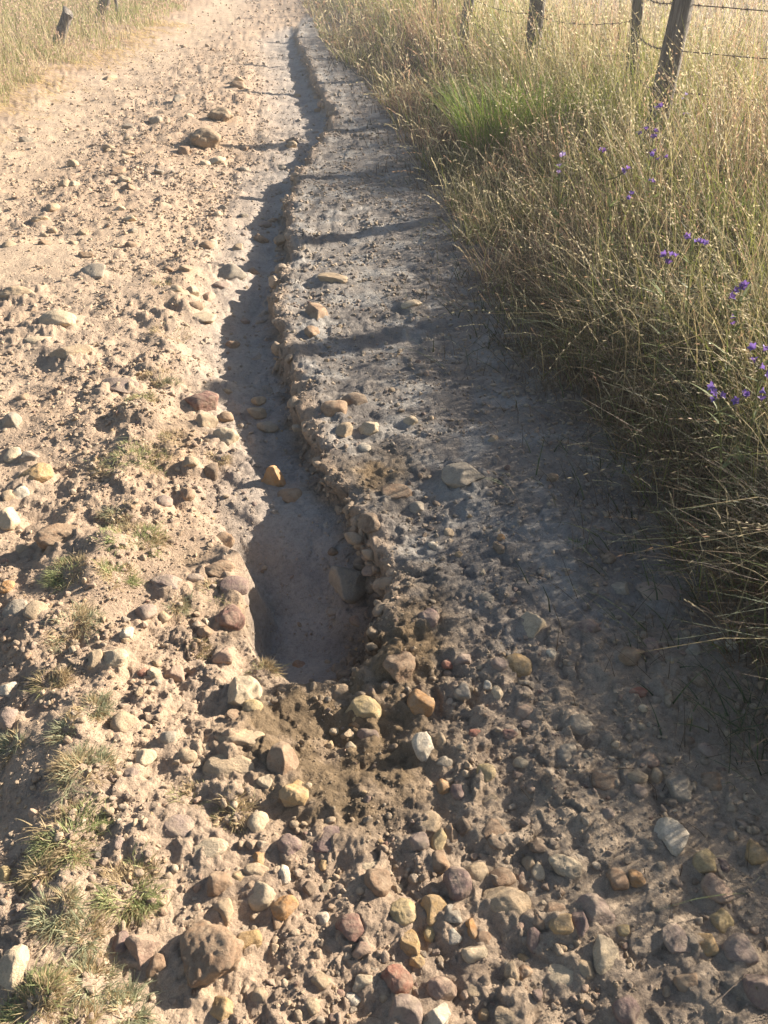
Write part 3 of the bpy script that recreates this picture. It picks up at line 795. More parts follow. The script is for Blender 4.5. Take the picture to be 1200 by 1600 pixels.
# ------------------------------------------------------------------ blades, stems and seed heads
def blades(base, h, ang, lean, droop, wid, col, K=5, tipcol=None, shape=.75, r=RNG):
    """curved ribbons; returns verts, quads, tints and a function giving points along each"""
    N = len(base); s = np.linspace(0, 1, K)[None, :, None]
    dr = np.stack([np.cos(ang), np.sin(ang), np.zeros(N)], 1)[:, None, :]
    up = np.array([0, 0, 1.0])[None, None, :]
    hh = h[:, None, None]; le = lean[:, None, None]; dp = droop[:, None, None]
    def at(s): return base[:, None, :] + up * hh * (s * (1 - .18 * le ** 2) - dp * .42 * s ** 3) + dr * hh * (le * s + dp * .62 * s ** 2.4)
    P = at(s)
    ta = ang + math.pi / 2 + r.uniform(-1.2, 1.2, N)
    sd = np.stack([np.cos(ta), np.sin(ta), np.zeros(N)], 1)[:, None, :]
    ww = wid[:, None, None] * (1 - s) ** shape * .5 + wid[:, None, None] * .06
    V = np.stack([P - sd * ww, P + sd * ww], 2).reshape(N * K * 2, 3)
    i = (np.arange(N) * K * 2)[:, None] + (np.arange(K - 1) * 2)[None, :]
    F = np.stack([i, i + 1, i + 3, i + 2], -1).reshape(-1, 4)
    if tipcol is None: tipcol = col
    T = (col[:, None, :] * (1 - s) + tipcol[:, None, :] * s)
    T = np.repeat(T[:, :, None, :], 2, 2).reshape(-1, 3)
    return V, F, T, at
def spikelets(at, sel, n, s0, L, W, col, r, flare=.5):
    """small pointed husks along the upper part of the chosen culms"""
    s = np.linspace(s0, 1, n)[None, :, None]
    P = at(s)[sel]; P2 = at(np.clip(s + .03, 0, 1.03))[sel]
    T = P2 - P; T /= np.linalg.norm(T, axis=2, keepdims=True) + 1e-9
    M = P.shape[0]
    o = r.normal(size=(M, n, 3)); o -= (o * T).sum(2, keepdims=True) * T; o /= np.linalg.norm(o, axis=2, keepdims=True)
    q = np.cross(T, o)
    L = (L[sel] if hasattr(L, '__len__') else L); L = np.broadcast_to(np.asarray(L), (M,))[:, None, None] * r.uniform(.7, 1.2, (M, n, 1))
    W = np.broadcast_to(np.asarray(W[sel] if hasattr(W, '__len__') else W), (M,))[:, None, None]
    d = T + o * flare; d /= np.linalg.norm(d, axis=2, keepdims=True)
    a = P; b = P + d * L * .45 + q * W; c = P + d * L; e = P + d * L * .45 - q * W
    V = np.stack([a, b, c, e], 2).reshape(-1, 3); F = np.arange(M * n * 4).reshape(-1, 4)
    Tn = np.repeat(np.broadcast_to(col[sel][:, None, :], (M, n, 3)).reshape(-1, 3), 4, 0)
    return V, F, Tn

STRAW = np.array([.53, .445, .265]); PALE = np.array([.66, .56, .36]); GREEN = np.array([.19, .25, .055]); OLIVE = np.array([.29, .28, .085]); RUST = np.array([.205, .115, .05]); DRY = np.array([.40, .32, .17])
TUSS = (780, 200)
def tall_grass():
    r = np.random.default_rng(31); acc = Acc()
    bands = [(-2.0, .4, 450, 1.5), (.4, 1.3, 900, 1.6), (1.3, 2.2, 2900, 2.0), (2.2, 3.6, 2500, 2.6), (3.6, 6, 1400, 4.0), (6, 10, 650, 6.5), (10, 17, 200, 10), (17, 30, 70, 17), (30, 60, 14, 28)]
    for y0, y1, dens, W in bands:
        N = int((y1 - y0) * W * dens)
        y = r.uniform(y0, y1, N); off = r.power(.8, N) * W - .12
        off[r.uniform(size=N) < .16] *= .25
        x = edge_right(y) + off + .10 * fbm(np.full(N, 3.3), y, 2.2, 3, 501) + .05 * noise2(x_ := y * 6, y * 0 + 2.2, 77)
        cl = fbm(x, y, 1.6, 3, 511); c2 = fbm(x, y, .6, 2, 515)
        keep = (r.uniform(size=N) < np.clip(.75 + .9 * cl, .15, 1)) & ((x < (.75 * (np.maximum(y, .3) * cP + H * sP)) + .9) | (y < 4))
        x, y, off, cl, c2 = x[keep], y[keep], off[keep], cl[keep], c2[keep]; N = len(x)
        z = land(x, y); dist = np.sqrt(x * x + y * y + .8)
        far_ = sstep(3.7, 4.6, y); edge = sstep(-.05, .38, off) * (1 - far_) + far_ * sstep(.05, 1.5, off)
        h = (.72 + .28 * sstep(1.1, 1.5, y)) * (.20 + .43 * edge + .17 * sstep(.35, 1.0, off) * (1 - sstep(4, 6, y))) * r.uniform(.5, 1.25, N) * (1 + .25 * c2) * (1 + .25 * sstep(3.2, 5.5, y)) * (1 - .38 * sstep(2.4, 4.2, off) * sstep(5.5, 7, y))
        kind = r.choice(4, N, p=[.30, .24, .27, .19])       # culm, dry leaf, green leaf, brown thatch
        kind[(r.uniform(size=N) < .7 * (1 - edge) * (1 - .6 * far_))] = 3  # mostly dark brown blades at the edge, deepening the shade by colour
        h = np.where(kind == 3, h * .6, h); h = np.where(kind == 2, h * .75, h); h = np.where(kind == 0, h * 1.12, h)
        ang = np.where(r.uniform(size=N) < .45, r.normal(math.pi * 1.02, 1.0, N), r.uniform(0, 6.28, N))
        lean = np.abs(r.normal(.22, .20, N)) + (kind == 3) * r.uniform(0, .7, N) + .15 * (1 - edge)
        droop = np.where(r.uniform(size=N) < .16, r.uniform(.9, 1.5, N), np.clip(r.normal(.35, .28, N), 0, 1.1))
        wid = np.maximum(np.where(kind == 0, .0017, np.where(kind == 3, .0024, .0046)), .00062 * dist) * r.uniform(.7, 1.25, N)
        col = np.empty((N, 3))
        for q, base in enumerate((STRAW, DRY, GREEN, RUST)): col[kind == q] = base
        g = np.clip(.5 + c2 * 1.3, 0, 1)[:, None]
        col = np.where((kind == 1)[:, None] & (r.uniform(size=(N, 1)) < g * .7), OLIVE, col)
        col = np.where((kind == 2)[:, None] & (r.uniform(size=(N, 1)) < .35), OLIVE, col)
        yg = np.clip(sstep(.2, .8, off) * .55 + sstep(.3, 1.0, off) * (1 - sstep(3.6, 5.0, y)) * .4 + .5 * fbm(x, y, 1.1, 2, 519), 0, .9)[:, None]
        col = np.where(r.uniform(size=(N, 1)) < yg * .6, np.array([.30, .315, .085]), col)
        pk = np.clip(1.6 * fbm(x, y, .8, 2, 523), 0, .7)[:, None] * sstep(3, 5, y)[:, None]
        col = np.where(r.uniform(size=(N, 1)) < pk, np.array([.46, .30, .20]), col)
        far2 = (sstep(2.4, 4.5, off) * sstep(5.5, 8, y))[:, None]; col = np.where(r.uniform(size=(N, 1)) < far2 * .75, np.array([.52, .42, .32]), col)
        col = col * r.uniform(.62, 1.22, (N, 1))
        tip = col * np.where(kind == 2, .9, 1.12)[:, None]
        b = np.stack([x, y, z - .01], 1)
        V, F, T, at = blades(b, h, ang, lean, droop, wid, col, 6 if y1 < 6 else 4, tip, .6, r); acc.add(V, F, T)
        hd = np.nonzero((kind == 0) & (r.uniform(size=N) < (.5 if y1 < 17 else .35)))[0]
        if len(hd):
            hc = np.broadcast_to(PALE, (N, 3)) * r.uniform(.75, 1.15, (N, 1))
            hc = np.where(r.uniform(size=(N, 1)) < .25, np.array([.46, .30, .20]), hc)
            V, F, T = spikelets(at, hd, 9 if y1 < 6 else (6 if y1 < 17 else 3), .74, np.maximum(.017, .0042 * dist), np.maximum(.0017, .0007 * dist), hc, r, .16); acc.add(V, F, T)
    o = link('tall_grass', acc.mesh('tall_grass'), M_GRASS)
    tag(o, 'tall dry seeding grass along the fence, right of the track', 'grass', kind='stuff'); print('grass verts', acc.n)
tall_grass()
def bank_undergrowth():             # thatch and weeds at the grass foot, tinted dark to stand in for shade
    r = np.random.default_rng(37); acc = Acc()
    for y0, y1, dens, body in ((-.5, 1.2, 900, 0), (1.2, 2.4, 2300, 0), (2.4, 4.5, 1500, 0), (4.5, 8, 500, 0), (8, 14, 160, 0),
                               (-1.6, 1.3, 500, 1), (1.3, 2.4, 8500, 1), (2.4, 4.5, 5200, 1), (4.5, 8, 1200, 1), (8, 14, 380, 1)):  # body rows: dense layer added to deepen the shade
        N = int((y1 - y0) * (.62 if not body else 1.3) * dens); y = r.uniform(y0, y1, N); off = r.normal(-.04, .19, N) if not body else r.uniform(.02, 1.3, N)
        x = edge_right(y) + off + .12 * fbm(np.full(N, 3.3), y, 2.2, 3, 501)
        keep = r.uniform(size=N) < np.clip(.6 + 1.0 * fbm(x, y, 5, 2, 531), .05, 1); x, y = x[keep], y[keep]; N = len(x)
        z = land(x, y); dist = np.sqrt(x * x + y * y + 1)
        h = r.uniform(.03, .16, N) if not body else r.uniform(.12, .50, N) * sstep(-.1, .28, off[keep]) * (1 - .4 * sstep(3.8, 4.8, y)); green = r.uniform(size=N) < np.clip(.28 + .6 * fbm(x, y, 3, 2, 541), 0, .8)
        col = np.where(green[:, None], np.array([.06, .08, .026]), np.array([.105, .066, .034])) * r.uniform(.6, 1.25, (N, 1))  # both tints darkened to imitate deep shade under the grass
        wid = np.maximum(np.where(green, .0048, .0021 if not body else .0034), .0007 * dist)
        V, F, T, at = blades(np.stack([x, y, z - .004], 1), h, r.normal(math.pi, 1.3, N), r.uniform(.1, 1.3, N), r.uniform(0, .8, N), wid, col, 4, None, .7, r); acc.add(V, F, T)
    o = link('shade_thatch', acc.mesh('shade_thatch'), M_THATCH)
    tag(o, 'low brown thatch and weeds, darkened for shade, at the foot of the tall grass', 'undergrowth', kind='stuff')
bank_undergrowth()
def left_field():
    r = np.random.default_rng(41); acc = Acc(); st = Acc()
    for y0, y1, dens, W in ((4, 8, 500, 3.5), (8, 14, 380, 6), (14, 24, 150, 11), (24, 50, 30, 24)):
        N = int((y1 - y0) * W * dens); y = r.uniform(y0, y1, N); off = r.power(.9, N) * W
        x = edge_left(y) - .30 - off + .25 * fbm(y * 0 + 1.1, y, .8, 3, 551)
        cl = fbm(x, y, .7, 3, 561); keep = r.uniform(size=N) < np.clip(.7 + cl, .1, 1); x, y, off, cl = x[keep], y[keep], off[keep], cl[keep]; N = len(x)
        z = land(x, y); dist = np.sqrt(x * x + y * y)
        h = (.16 + .26 * sstep(0, .8, off)) * r.uniform(.5, 1.3, N)
        col = np.where((r.uniform(size=N) < np.clip(.35 + .5 * cl, .05, .8))[:, None], np.array([.26, .28, .10]), STRAW * .95) * r.uniform(.7, 1.2, (N, 1))
        wid = np.maximum(.003, .0006 * dist) * r.uniform(.7, 1.2, N)
        V, F, T, at = blades(np.stack([x, y, z], 1), h, r.uniform(0, 6.28, N), np.abs(r.normal(.25, .2, N)), r.uniform(0, .7, N), wid, col, 4, None, .6, r); acc.add(V, F, T)
        hd = np.nonzero(r.uniform(size=N) < .3)[0]
        hc = np.broadcast_to(np.array([.50, .36, .27]), (N, 3)) * r.uniform(.8, 1.2, (N, 1))
        V, F, T = spikelets(at, hd, 4, .72, .0026 * dist, .0006 * dist, hc, r); acc.add(V, F, T)
    o = link('field_grass', acc.mesh('field_grass'), M_GRASS)
    tag(o, 'pale dry meadow grass left of the track around the leaning posts', 'grass', kind='stuff')
    N = 5200; y = r.uniform(4.5, 19, N); x = edge_left(y) - .05 + r.normal(-.22, .28, N); z = land(x, y); dist = np.sqrt(x * x + y * y)
    keep = fbm(x, y, 1.2, 2, 571) > -.25; x, y, z, dist = x[keep], y[keep], z[keep], dist[keep]; N = len(x)
    V, F, T, at = blades(np.stack([x, y, z + r.uniform(0, .04, N)], 1), r.uniform(.04, .08, N), r.normal(.5, .8, N), r.uniform(2, 5, N), r.uniform(0, .6, N), np.maximum(.003, .0006 * dist), np.broadcast_to(np.array([.60, .46, .22]), (N, 3)) * r.uniform(.75, 1.15, (N, 1)), 4, None, .3, r); st.add(V, F, T)
    o = link('straw', st.mesh('straw'), M_GRASS); tag(o, 'flattened yellow straw along the left edge of the track', 'straw', kind='stuff')
left_field()
def bank_litter():
    r = np.random.default_rng(47); lt = Acc()
    # a few stray stalks on the bare right bank
    for px, py in [(570, 440), (600, 428), (640, 560), (700, 470), (640, 490), (760, 540), (560, 300), (690, 640), (880, 700), (820, 650), (930, 760), (760, 1200), (1040, 860)]:
        p = hit(px, py); b = np.array([[p[0], p[1], p[2] + .008]])
        V, F, T, at = blades(b, np.array([.025]), np.array([r.uniform(-.6, .9)]), np.array([r.uniform(3, 7)]), np.array([.2]), np.array([.003]), PALE[None, :], 4, None, .3, r); lt.add(V, F, T)
    N = 900; y = .9 + 5.5 * r.power(.8, N); x = edge_right(y) - .75 * r.power(.9, N)[::-1] * r.uniform(0, 1, N) + .05; z = land(x, y)
    V, F, T, at = blades(np.stack([x, y, z + r.uniform(.003, .012, N)], 1), r.uniform(.006, .02, N), r.uniform(0, 6.28, N), r.uniform(2, 6, N), r.uniform(0, .5, N), np.maximum(.0018, .0007 * np.hypot(x, y)), np.where(r.uniform(size=(N, 1)) < .5, PALE, np.array([.24, .17, .10])) * r.uniform(.6, 1.1, (N, 1)), 4, None, .3, r); lt.add(V, F, T)
    o = link('grass_litter', lt.mesh('grass_litter'), M_GRASS); tag(o, 'broken dry stalks and grass litter strewn over the right bank', 'grass litter', kind='stuff')
bank_litter()

# the fresh green tussock in the dry grass
def tussock(px, py, hgt, rad, n, label):
    r = np.random.default_rng(px); x, y = flat(px, py, .06); z = land(x, y)
    t = thing('grass_tussock', label, 'tussock', (x, y, z), None)
    for nm, k, base in (('green_blades', n, np.array([.21, .30, .05])), ('dry_blades', n // 4, DRY)):
        a = r.uniform(0, 6.28, k); q = rad * np.sqrt(r.uniform(0, 1, k))
        b = np.stack([q * np.cos(a), q * np.sin(a), np.full(k, -.01)], 1)
        acc = Acc(); V, F, T, at = blades(b, hgt * r.uniform(.6, 1.15, k), a + r.normal(0, .6, k), np.abs(r.normal(.3, .2, k)), r.uniform(.1, .7, k), r.uniform(.004, .007, k), base[None, :] * r.uniform(.7, 1.25, (k, 1)), 6, None, .6, r)
        acc.add(V, F, T); link(nm, acc.mesh(nm), M_GRASS, t)
tussock(775, 245, .62, .28, 620, 'fresh green grass tussock standing in the dry grass left of the purple flowers')
tussock(845, 235, .52, .40, 330, 'thin pale green tussock blending into dry grass right of the freshest green one')
tussock(1150, 420, .40, .22, 260, 'yellowish green grass tussock at the right edge below the purple flowers')

# ------------------------------------------------------------------ short tufts on the track
TUFTS = '''
205 715 95 g spreading green tuft on the ridge, widest beside the gully
250 590 45 m small half dry tuft above the widest green one by the gully
222 620 40 g little green tuft left of the half dry one on the ridge
275 690 42 d brownish tuft on the gully side right of the widest green one
182 805 50 m pale tuft on the ridge between two greener ones
212 845 72 g strong green tuft on the ridge beside the deep end of the gully
182 898 46 g leaning tuft right under the strong green one
102 895 56 g green tuft below the shaded boulder at the left
112 975 66 m grey green tuft above the bright smooth cream stone
75 1070 52 d dried brown tuft near the left edge above the grey ones
148 1108 48 m grey tuft right below the dried brown one
100 1140 38 m thin grey tuft left of the rounded tan stone
130 1200 70 m dense grey green tuft below the rounded tan stone
15 1170 42 m grey tuft cut by the left edge
108 1305 84 g big loose green tuft at the left of the near ridge
62 1360 62 d straw coloured tuft below the big loose green one
205 1385 80 g bushiest green tuft, casting shade over the near gravel
90 1425 62 m faded tuft left under the bushiest one
130 1460 54 m drooping faded tuft above the near left corner
145 1530 64 m grey green tuft left of the cracked boulder
48 1578 88 g broad green tuft in the near left corner
195 1578 52 m bluish tuft at the bottom, right of the corner one
130 1600 44 d reddish dry tuft at the bottom edge
255 445 26 m tiny tuft above the stones of the gully lip
268 520 52 d mossy dry tuft on the crumbling left bank
300 1245 46 d sparse dry tuft above the smooth oval mauve stone
368 1270 56 d mossy dry cushion above the half hidden cream stone
312 1010 30 d thin dry tuft above the rosy stone
335 925 40 d olive tuft on the rim left of the gully end
275 940 36 m tiny greyish tuft beside the rim stones
408 1050 38 d dry wisp on the near rim of the gully end
342 722 36 d dry wisp beside the upright dark stone by the gully
1132 1000 40 w dark green weed in the shade at the right
1145 1118 30 w small sunlit weed near the right edge
1060 880 48 w dark weed at the foot of the tall grass
905 850 26 w tiny weed on the shaded right bank
1010 960 24 w low weed beside the wide embedded plate
'''
def tuft(px, py, size, kd, label, k):
    p = hit(px, py); ppm = FPX / depth_of(p); R = size / ppm / 2 * 1.3; r = np.random.default_rng(700 + k)
    t = thing('grass_tuft', label, 'grass tuft', (p[0], p[1], land(p[0], p[1])), 'short grass tufts on the track')
    ng, nd = {'g': (430, 300), 'm': (290, 300), 'd': (80, 340), 'w': (90, 20)}[kd]
    sc_ = np.clip(size / 55, .5, 1.5); ng = int(ng * sc_); nd = int(nd * sc_)
    gcol = {'g': (.36, .39, .18), 'm': (.37, .38, .24), 'd': (.30, .29, .14), 'w': (.12, .19, .045)}[kd]
    for nm, n, base, hh in (('green_blades', ng, gcol, .9), ('dry_blades', nd, (.50, .39, .23), .62)):
        nc = max(4, int(size / 8)); ca = r.uniform(0, 6.28, nc); cq = R * .8 * np.sqrt(r.uniform(0, 1, nc))
        ci = r.integers(0, nc, n)
        bx = cq[ci] * np.cos(ca[ci]) + r.normal(0, R * .16, n); by = cq[ci] * np.sin(ca[ci]) + r.normal(0, R * .16, n)
        bz = land(bx + p[0], by + p[1]) - land(p[0], p[1])
        out = np.arctan2(by, bx) + r.normal(0, .9, n)
        h = np.clip(R * hh * .65, .013, .022) * r.uniform(.45, 1.2, n)
        acc = Acc(); V, F, T, at = blades(np.stack([bx, by, bz - .003], 1), h, out, np.abs(r.normal(.95, .55, n)), r.uniform(0, 1.1, n), r.uniform(.0016, .0032, n), np.array(base)[None, :] * r.uniform(.65, 1.3, (n, 1)), 4, None, .7, r)
        acc.add(V, F, T); link(nm, acc.mesh(nm), M_TUFT, t)
for k, ln in enumerate(TUFTS.strip().split('\n')):
    px, py, s, kd, lab = ln.split(' ', 4); tuft(int(px), int(py), int(s), kd, lab, k)

# ------------------------------------------------------------------ purple flowered plants
def tube(pts, rad, nseg=6):
    pts = np.asarray(pts, float); n = len(pts); rad = np.broadcast_to(np.asarray(rad, float), (n,))
    tg = np.gradient(pts, axis=0); tg /= np.linalg.norm(tg, axis=1, keepdims=True) + 1e-12
    ref = np.array([0, 0, 1.0]) if abs(tg[0][2]) < .8 else np.array([1.0, 0, 0])
    V = []
    for i in range(n):
        a = np.cross(tg[i], ref); a /= np.linalg.norm(a); b = np.cross(tg[i], a)
        th = np.linspace(0, 2 * math.pi, nseg, endpoint=False)
        V.append(pts[i] + rad[i] * (np.cos(th)[:, None] * a + np.sin(th)[:, None] * b))
    V = np.concatenate(V); F = []
    for i in range(n - 1):
        for j in range(nseg): F.append((i * nseg + j, i * nseg + (j + 1) % nseg, (i + 1) * nseg + (j + 1) % nseg, (i + 1) * nseg + j))
    return V, np.array(F)
def flower_mesh(r, s, col):
    """a funnel of five lobes, its mouth towards +z"""
    nseg = 20; rings = [(0.0, .10, 1), (.45, .22, 1), (.8, .42, .98), (1.0, .60, .8), (1.08, .78, .55)]
    V = []; T = []
    for zz, rr, lobes in rings:
        th = np.linspace(0, 2 * math.pi, nseg, endpoint=False)
        k = 1 + (1 - lobes) * .5 * np.cos(5 * th)
        V.append(np.stack([rr * k * np.cos(th), rr * k * np.sin(th), zz + (1 - lobes) * .25 * np.cos(5 * th) + .0 * th], 1) * s)
        T.append(np.broadcast_to(np.array(col) * (.75 + .4 * zz), (nseg, 3)))
    F = [(i * nseg + j, i * nseg + (j + 1) % nseg, (i + 1) * nseg + (j + 1) % nseg, (i + 1) * nseg + j) for i in range(len(rings) - 1) for j in range(nseg)]
    return np.concatenate(V), np.array(F), np.concatenate(T)
def echium(y0, fl, label, seed, pale=False):
    r = np.random.default_rng(seed); P = [on_plane(px, py, y0) for px, py in fl]
    top = max(P, key=lambda p: p[2]); bx = np.mean([p[0] for p in P]) + .06; by = y0 + .05; bz = float(land(bx, by))
    t = thing('flowering_plant', label, 'wildflower', (bx, by, bz), 'purple wildflowers in the tall grass')
    o0 = np.array([bx, by, bz]); tp = top - o0
    s = np.linspace(0, 1, 14)[:, None]
    ax = s * np.array([0, 0, tp[2]]) + (s ** 1.8) * np.array([tp[0], tp[1], 0]); ax[-1] = tp
    V, F = tube(ax, np.linspace(.0038, .0016, 14)); acc = Acc(); acc.add(V, F, np.array([.20, .22, .09]))
    for p in P:                     # side branches
        q = p - o0; i = int(np.argmin(np.abs(ax[:, 2] - (q[2] - .06)))); a = ax[max(i, 1)]
        if np.linalg.norm(a - q) > .012:
            m = (a + q) / 2 + np.array([0, 0, -.01]); V, F = tube([a, m, q], [.002, .0016, .0012]); acc.add(V, F, np.array([.20, .20, .10]))
    link('stem', acc.mesh('stem'), M_GRASS, t)
    n = 30; zi = r.uniform(.12, .97, n); idx = (zi * 13).astype(int); b = ax[idx]
    ac = Acc(); V, F, T, at = blades(b, r.uniform(.03, .07, n), r.uniform(0, 6.28, n), r.uniform(.8, 1.6, n), r.uniform(0, .6, n), r.uniform(.006, .011, n), np.array([.22, .26, .10])[None, :] * r.uniform(.8, 1.2, (n, 1)), 5, None, .55, r)
    ac.add(V, F, T); link('leaves', ac.mesh('leaves'), M_GRASS, t)
    for p in P:
        for j in range(2):
            col = np.array([.17, .115, .37]) if not pale else np.array([.36, .29, .55])
            col = col * r.uniform(.8, 1.25) + np.array([r.uniform(0, .05), 0, 0])
            V, F, T = flower_mesh(r, r.uniform(.011, .016), col)
            V = V @ rot(r.uniform(-1.2, .4) , r.uniform(-1.1, .5), r.uniform(0, 6)).T
            m = Acc(); m.add(V + (p - o0) + (r.normal(0, .013, 3) if j else 0), F, T)
            link('flower', m.mesh('flower'), M_PETAL, t)
        hc = np.array([[.30, .26, .14]] * 5)
        ac = Acc(); V, F, T, at = blades(np.repeat((p - o0)[None, :], 5, 0), r.uniform(.008, .02, 5), r.uniform(0, 6.28, 5), r.uniform(.3, 1, 5), r.uniform(0, .6, 5), r.uniform(.003, .005, 5), hc, 4, None, .6, r)
        ac.add(V, F, T); link('calyx', ac.mesh('calyx'), M_GRASS, t)
echium(4.4, [(1000, 210), (1010, 205), (1022, 207), (1026, 172), (1016, 215)], 'purple wildflower of four blooms in the grass, tallest below the leaning post', 1)
echium(4.0, [(1025, 238), (1030, 252), (1022, 246), (1018, 285)], 'deep violet wildflower with a dense double bloom under the tallest one', 2)
echium(3.7, [(975, 270), (979, 266), (982, 310), (940, 236)], 'violet wildflower with one big bloom, left of the dense double bloom', 3)
echium(4.0, [(873, 244), (872, 272)], 'pale lilac wildflower right of the fresh green tussock', 4, True)
echium(2.95, [(1087, 378), (1080, 373), (1094, 380)], 'lilac wildflower beside a bent pale stalk in the yellow green grass', 5)
echium(2.75, [(1047, 402), (1041, 400)], 'single violet bloom low in the grass left of the lilac one', 6)
echium(2.45, [(1145, 455), (1158, 450), (1147, 510)], 'violet wildflower among bright cream seed heads at the right', 7)
echium(2.10, [(1192, 550), (1185, 575), (1198, 580)], 'violet wildflower cut by the right edge above the lowest blooms', 8)
echium(2.05, [(1118, 606), (1160, 618), (1166, 622), (1122, 624), (1190, 628)], 'lowest violet wildflower, bright blooms over the shaded grass', 9)
echium(5.6, [(1070, 150), (1074, 180)], 'small distant lilac wildflower right of the leaning post', 10, True)

# bright nodding oat stalks at the right edge
def oats(spec, label, seed):
    r = np.random.default_rng(seed); n = len(spec)
    P0 = [on_plane(a, b, y) for a, b, _, _, y in spec]; P1 = [on_plane(c, d, y - .05) for _, _, c, d, y in spec]
    bx = np.mean([p[0] for p in P0]); by = spec[0][4]; o0 = np.array([bx, by, float(land(bx, by))])
    t = thing('oat_stalks', label, 'wild oats', tuple(o0), 'wild oats at the right')
    for a, b in zip(P0, P1):
        a = a - o0; b = b - o0
        base = np.array([a[0] * .4 + .02, 0, 0]); s = np.linspace(0, 1, 16)[:, None]
        c = a + np.array([.0, 0, .03])
        pts = (1 - s) ** 3 * base + 3 * (1 - s) ** 2 * s * (base * .4 + a * .6 + [.02, 0, .02]) + 3 * (1 - s) * s ** 2 * c + s ** 3 * b
        acc = Acc(); V, F = tube(pts, np.linspace(.0016, .0007, 16), 4); acc.add(V, F, STRAW)
        link('stalk', acc.mesh('stalk'), M_GRASS, t)
        k = 16; i = np.linspace(8, 15, k); p = np.stack([np.interp(i, np.arange(16), pts[:, q]) for q in range(3)], 1)
        ac = Acc(); V, F, T, at = blades(p, np.full(k, .014), np.full(k, math.pi) + r.normal(0, .7, k), r.uniform(.5, 1.4, k), r.uniform(.6, 1.4, k), r.uniform(.0035, .0055, k), PALE[None, :] * r.uniform(.9, 1.2, (k, 1)), 4, None, .8, r)
        ac.add(V, F, T); link('seed_head', ac.mesh('seed_head'), M_GRASS, t)
oats([(1180, 410, 1125, 432, 2.5), (1195, 440, 1128, 468, 2.5), (1190, 480, 1140, 486, 2.45)], 'bright cream wild oat stalks nodding left at the right edge', 61)
oats([(1170, 548, 1100, 570, 2.25), (1200, 520, 1135, 560, 2.25)], 'pale wild oat stalks bending over the lower violet blooms', 62)
oats([(985, 458, 925, 472, 2.8), (1010, 480, 960, 484, 2.8)], 'thin sunlit oat stalks drooping over the dark undergrowth', 63)

# ------------------------------------------------------------------ fences
def post_mesh(a, b, r0, r1, seed):
    r = np.random.default_rng(seed); a = np.array(a); b = np.array(b); n = 26; seg = 18
    s = np.linspace(0, 1, n)[:, None]; pts = a + (b - a) * s + .012 * np.sin(s * r.uniform(2, 5) + r.uniform(0, 6)) * r.normal(size=3)
    V, F = tube(pts, 1.0, seg); V = V.reshape(n, seg, 3); c = pts[:, None, :]
    th = np.linspace(0, 2 * math.pi, seg, endpoint=False)[None, :]
    k = 1 + .13 * np.sin(2 * th + r.uniform(0, 6)) + .09 * np.sin(3 * th + r.uniform(0, 6) + s * 2) + .05 * np.sin(7 * th + r.uniform(0, 6) + s * 4) + .03 * r.normal(size=(1, seg))
    R = (r0 + (r1 - r0) * s) * k
    V = c + (V - c) * R[:, :, None]
    V = V.reshape(-1, 3)
    top = len(V); V = np.concatenate([V, [b + np.array([0, 0, .012])]])
    V[(n - 1) * seg:n * seg, 2] += .05 * r0 / .08 * np.cos(th[0] + r.uniform(0, 6))
    F = np.concatenate([F, [((n - 1) * seg + j, (n - 1) * seg + (j + 1) % seg, top, top) for j in range(seg)]])
    bm = bmesh.new(); vs = [bm.verts.new(v) for v in V]
    for f in F:
        q = [vs[i] for i in dict.fromkeys(f)]
        bm.faces.new(q)
    me = bpy.data.meshes.new('post'); bm.to_mesh(me); bm.free()
    for p in me.polygons: p.use_smooth = True
    return me
def gz(x, y): return float(land(x, y))
FP = [(3.90, 5.65, .10, .09, .03), (1.86, 6.25, .08, .075, .03), (2.10, 7.9, -.03, .055, .02), (1.47, 9.4, .02, .085, -.02), (1.05, 12.3, .03, .07, .05), (.78, 14.6, .0, .06, -.03), (.5, 17.6, .02, .06, .02), (-.3, 22.0, 0, .06, .03), (-1.2, 27, .03, .06, .0)]
f = thing('barbed_wire_fence', 'barbed wire fence on weathered wooden posts in the tall grass at the right', 'fence', (2.12, 6.25, gz(2.12, 6.25)))
F0 = np.array(f.location)
tops = []
for i, (x, y, lx, rr, ly) in enumerate(FP):
    a = np.array([x, y, gz(x, y) - .1]); b = np.array([x + lx * 1.3, y + ly, gz(x, y) + (1.75 if i == 0 else 1.0)])
    link('post', post_mesh(a - F0, b - F0, rr * 1.08, rr * .92, 800 + i), M_WOOD, f); tops.append((a, b, rr))
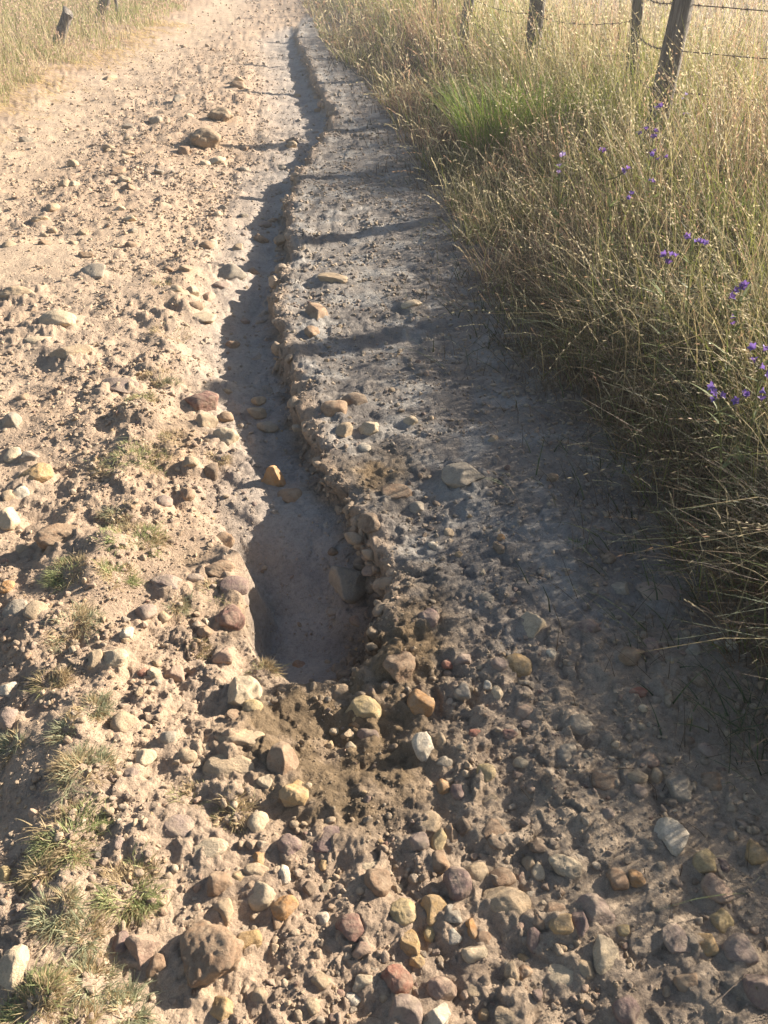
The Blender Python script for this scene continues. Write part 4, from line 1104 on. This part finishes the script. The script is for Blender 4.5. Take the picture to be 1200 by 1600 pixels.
for zz in (.36, .60, .86):
    pts = []
    for a, b, rr in tops:
        q = a + (b - a) * ((zz + .1) / (b[2] - a[2])); pts.append(q + np.array([-rr, -.02, 0]))
    P = []
    for i in range(len(pts) - 1):
        for s in np.linspace(0, 1, 14, endpoint=False): P.append(pts[i] * (1 - s) + pts[i + 1] * s - np.array([0, 0, .05 * 4 * s * (1 - s)]) + .004 * np.array([0, 0, math.sin(40 * s)]))
    P.append(pts[-1]); P = np.array(P)
    acc = Acc(); V, F = tube(P - F0, .0034, 5); acc.add(V, F, np.array([.1, .1, .1]))
    L = 0
    for i in range(14 * 3):
        for ang in (.6, -.6, 2.2):
            q = P[i] - F0; dv = np.array([math.cos(ang) * .5, 0, math.sin(ang)]) * .016
            V, F = tube([q - dv, q, q + dv], .0018, 4); acc.add(V, F, np.array([.1, .1, .1]))
    link('wire', acc.mesh('wire'), M_WIRE, f)
LP = [((84, 74), .42, .30, .06, .085, 'thick weathered post leaning hard over the left meadow'), ((152, 38), .8, .40, .05, .085, 'leaning dark post farther back in the left meadow'),
      ((184, 34), .85, .05, 0, .03, 'thin upright stake beside the farther leaning post')]
for i, ((px, py), ln_, lx, ly, rr, lab) in enumerate(LP):
    x, y = flat(px, py, .1); z = gz(x, y)
    me = post_mesh(np.array([0, 0, -.1]), np.array([lx, ly, ln_]), rr * 1.05, rr * .95, 860 + i)
    tag(link('fence_post', me, M_WOOD, loc=(x, y, z)), lab, 'post', 'old posts in the left meadow')

# ------------------------------------------------------------------ haze volume added to stand in for lens glare
def haze():
    bm = bmesh.new(); bmesh.ops.create_cube(bm, size=1.0)
    for v in bm.verts: v.co = (v.co.x * 310, v.co.y * 310, -1.6 + (v.co.z + .5) * 4.6)
    me = bpy.data.meshes.new('haze'); bm.to_mesh(me); bm.free()
    m, n, l, o = mat('glare_veil'); v = n.new('ShaderNodeVolumePrincipled')
    v.inputs['Color'].default_value = (.95, .97, 1, 1); v.inputs['Density'].default_value = .003; v.inputs['Anisotropy'].default_value = .25
    l.new(v.outputs[0], o.inputs['Volume'])
    tag(link('haze', me, m), 'thin added haze standing in for lens glare over the track', 'haze', kind='stuff')
haze()
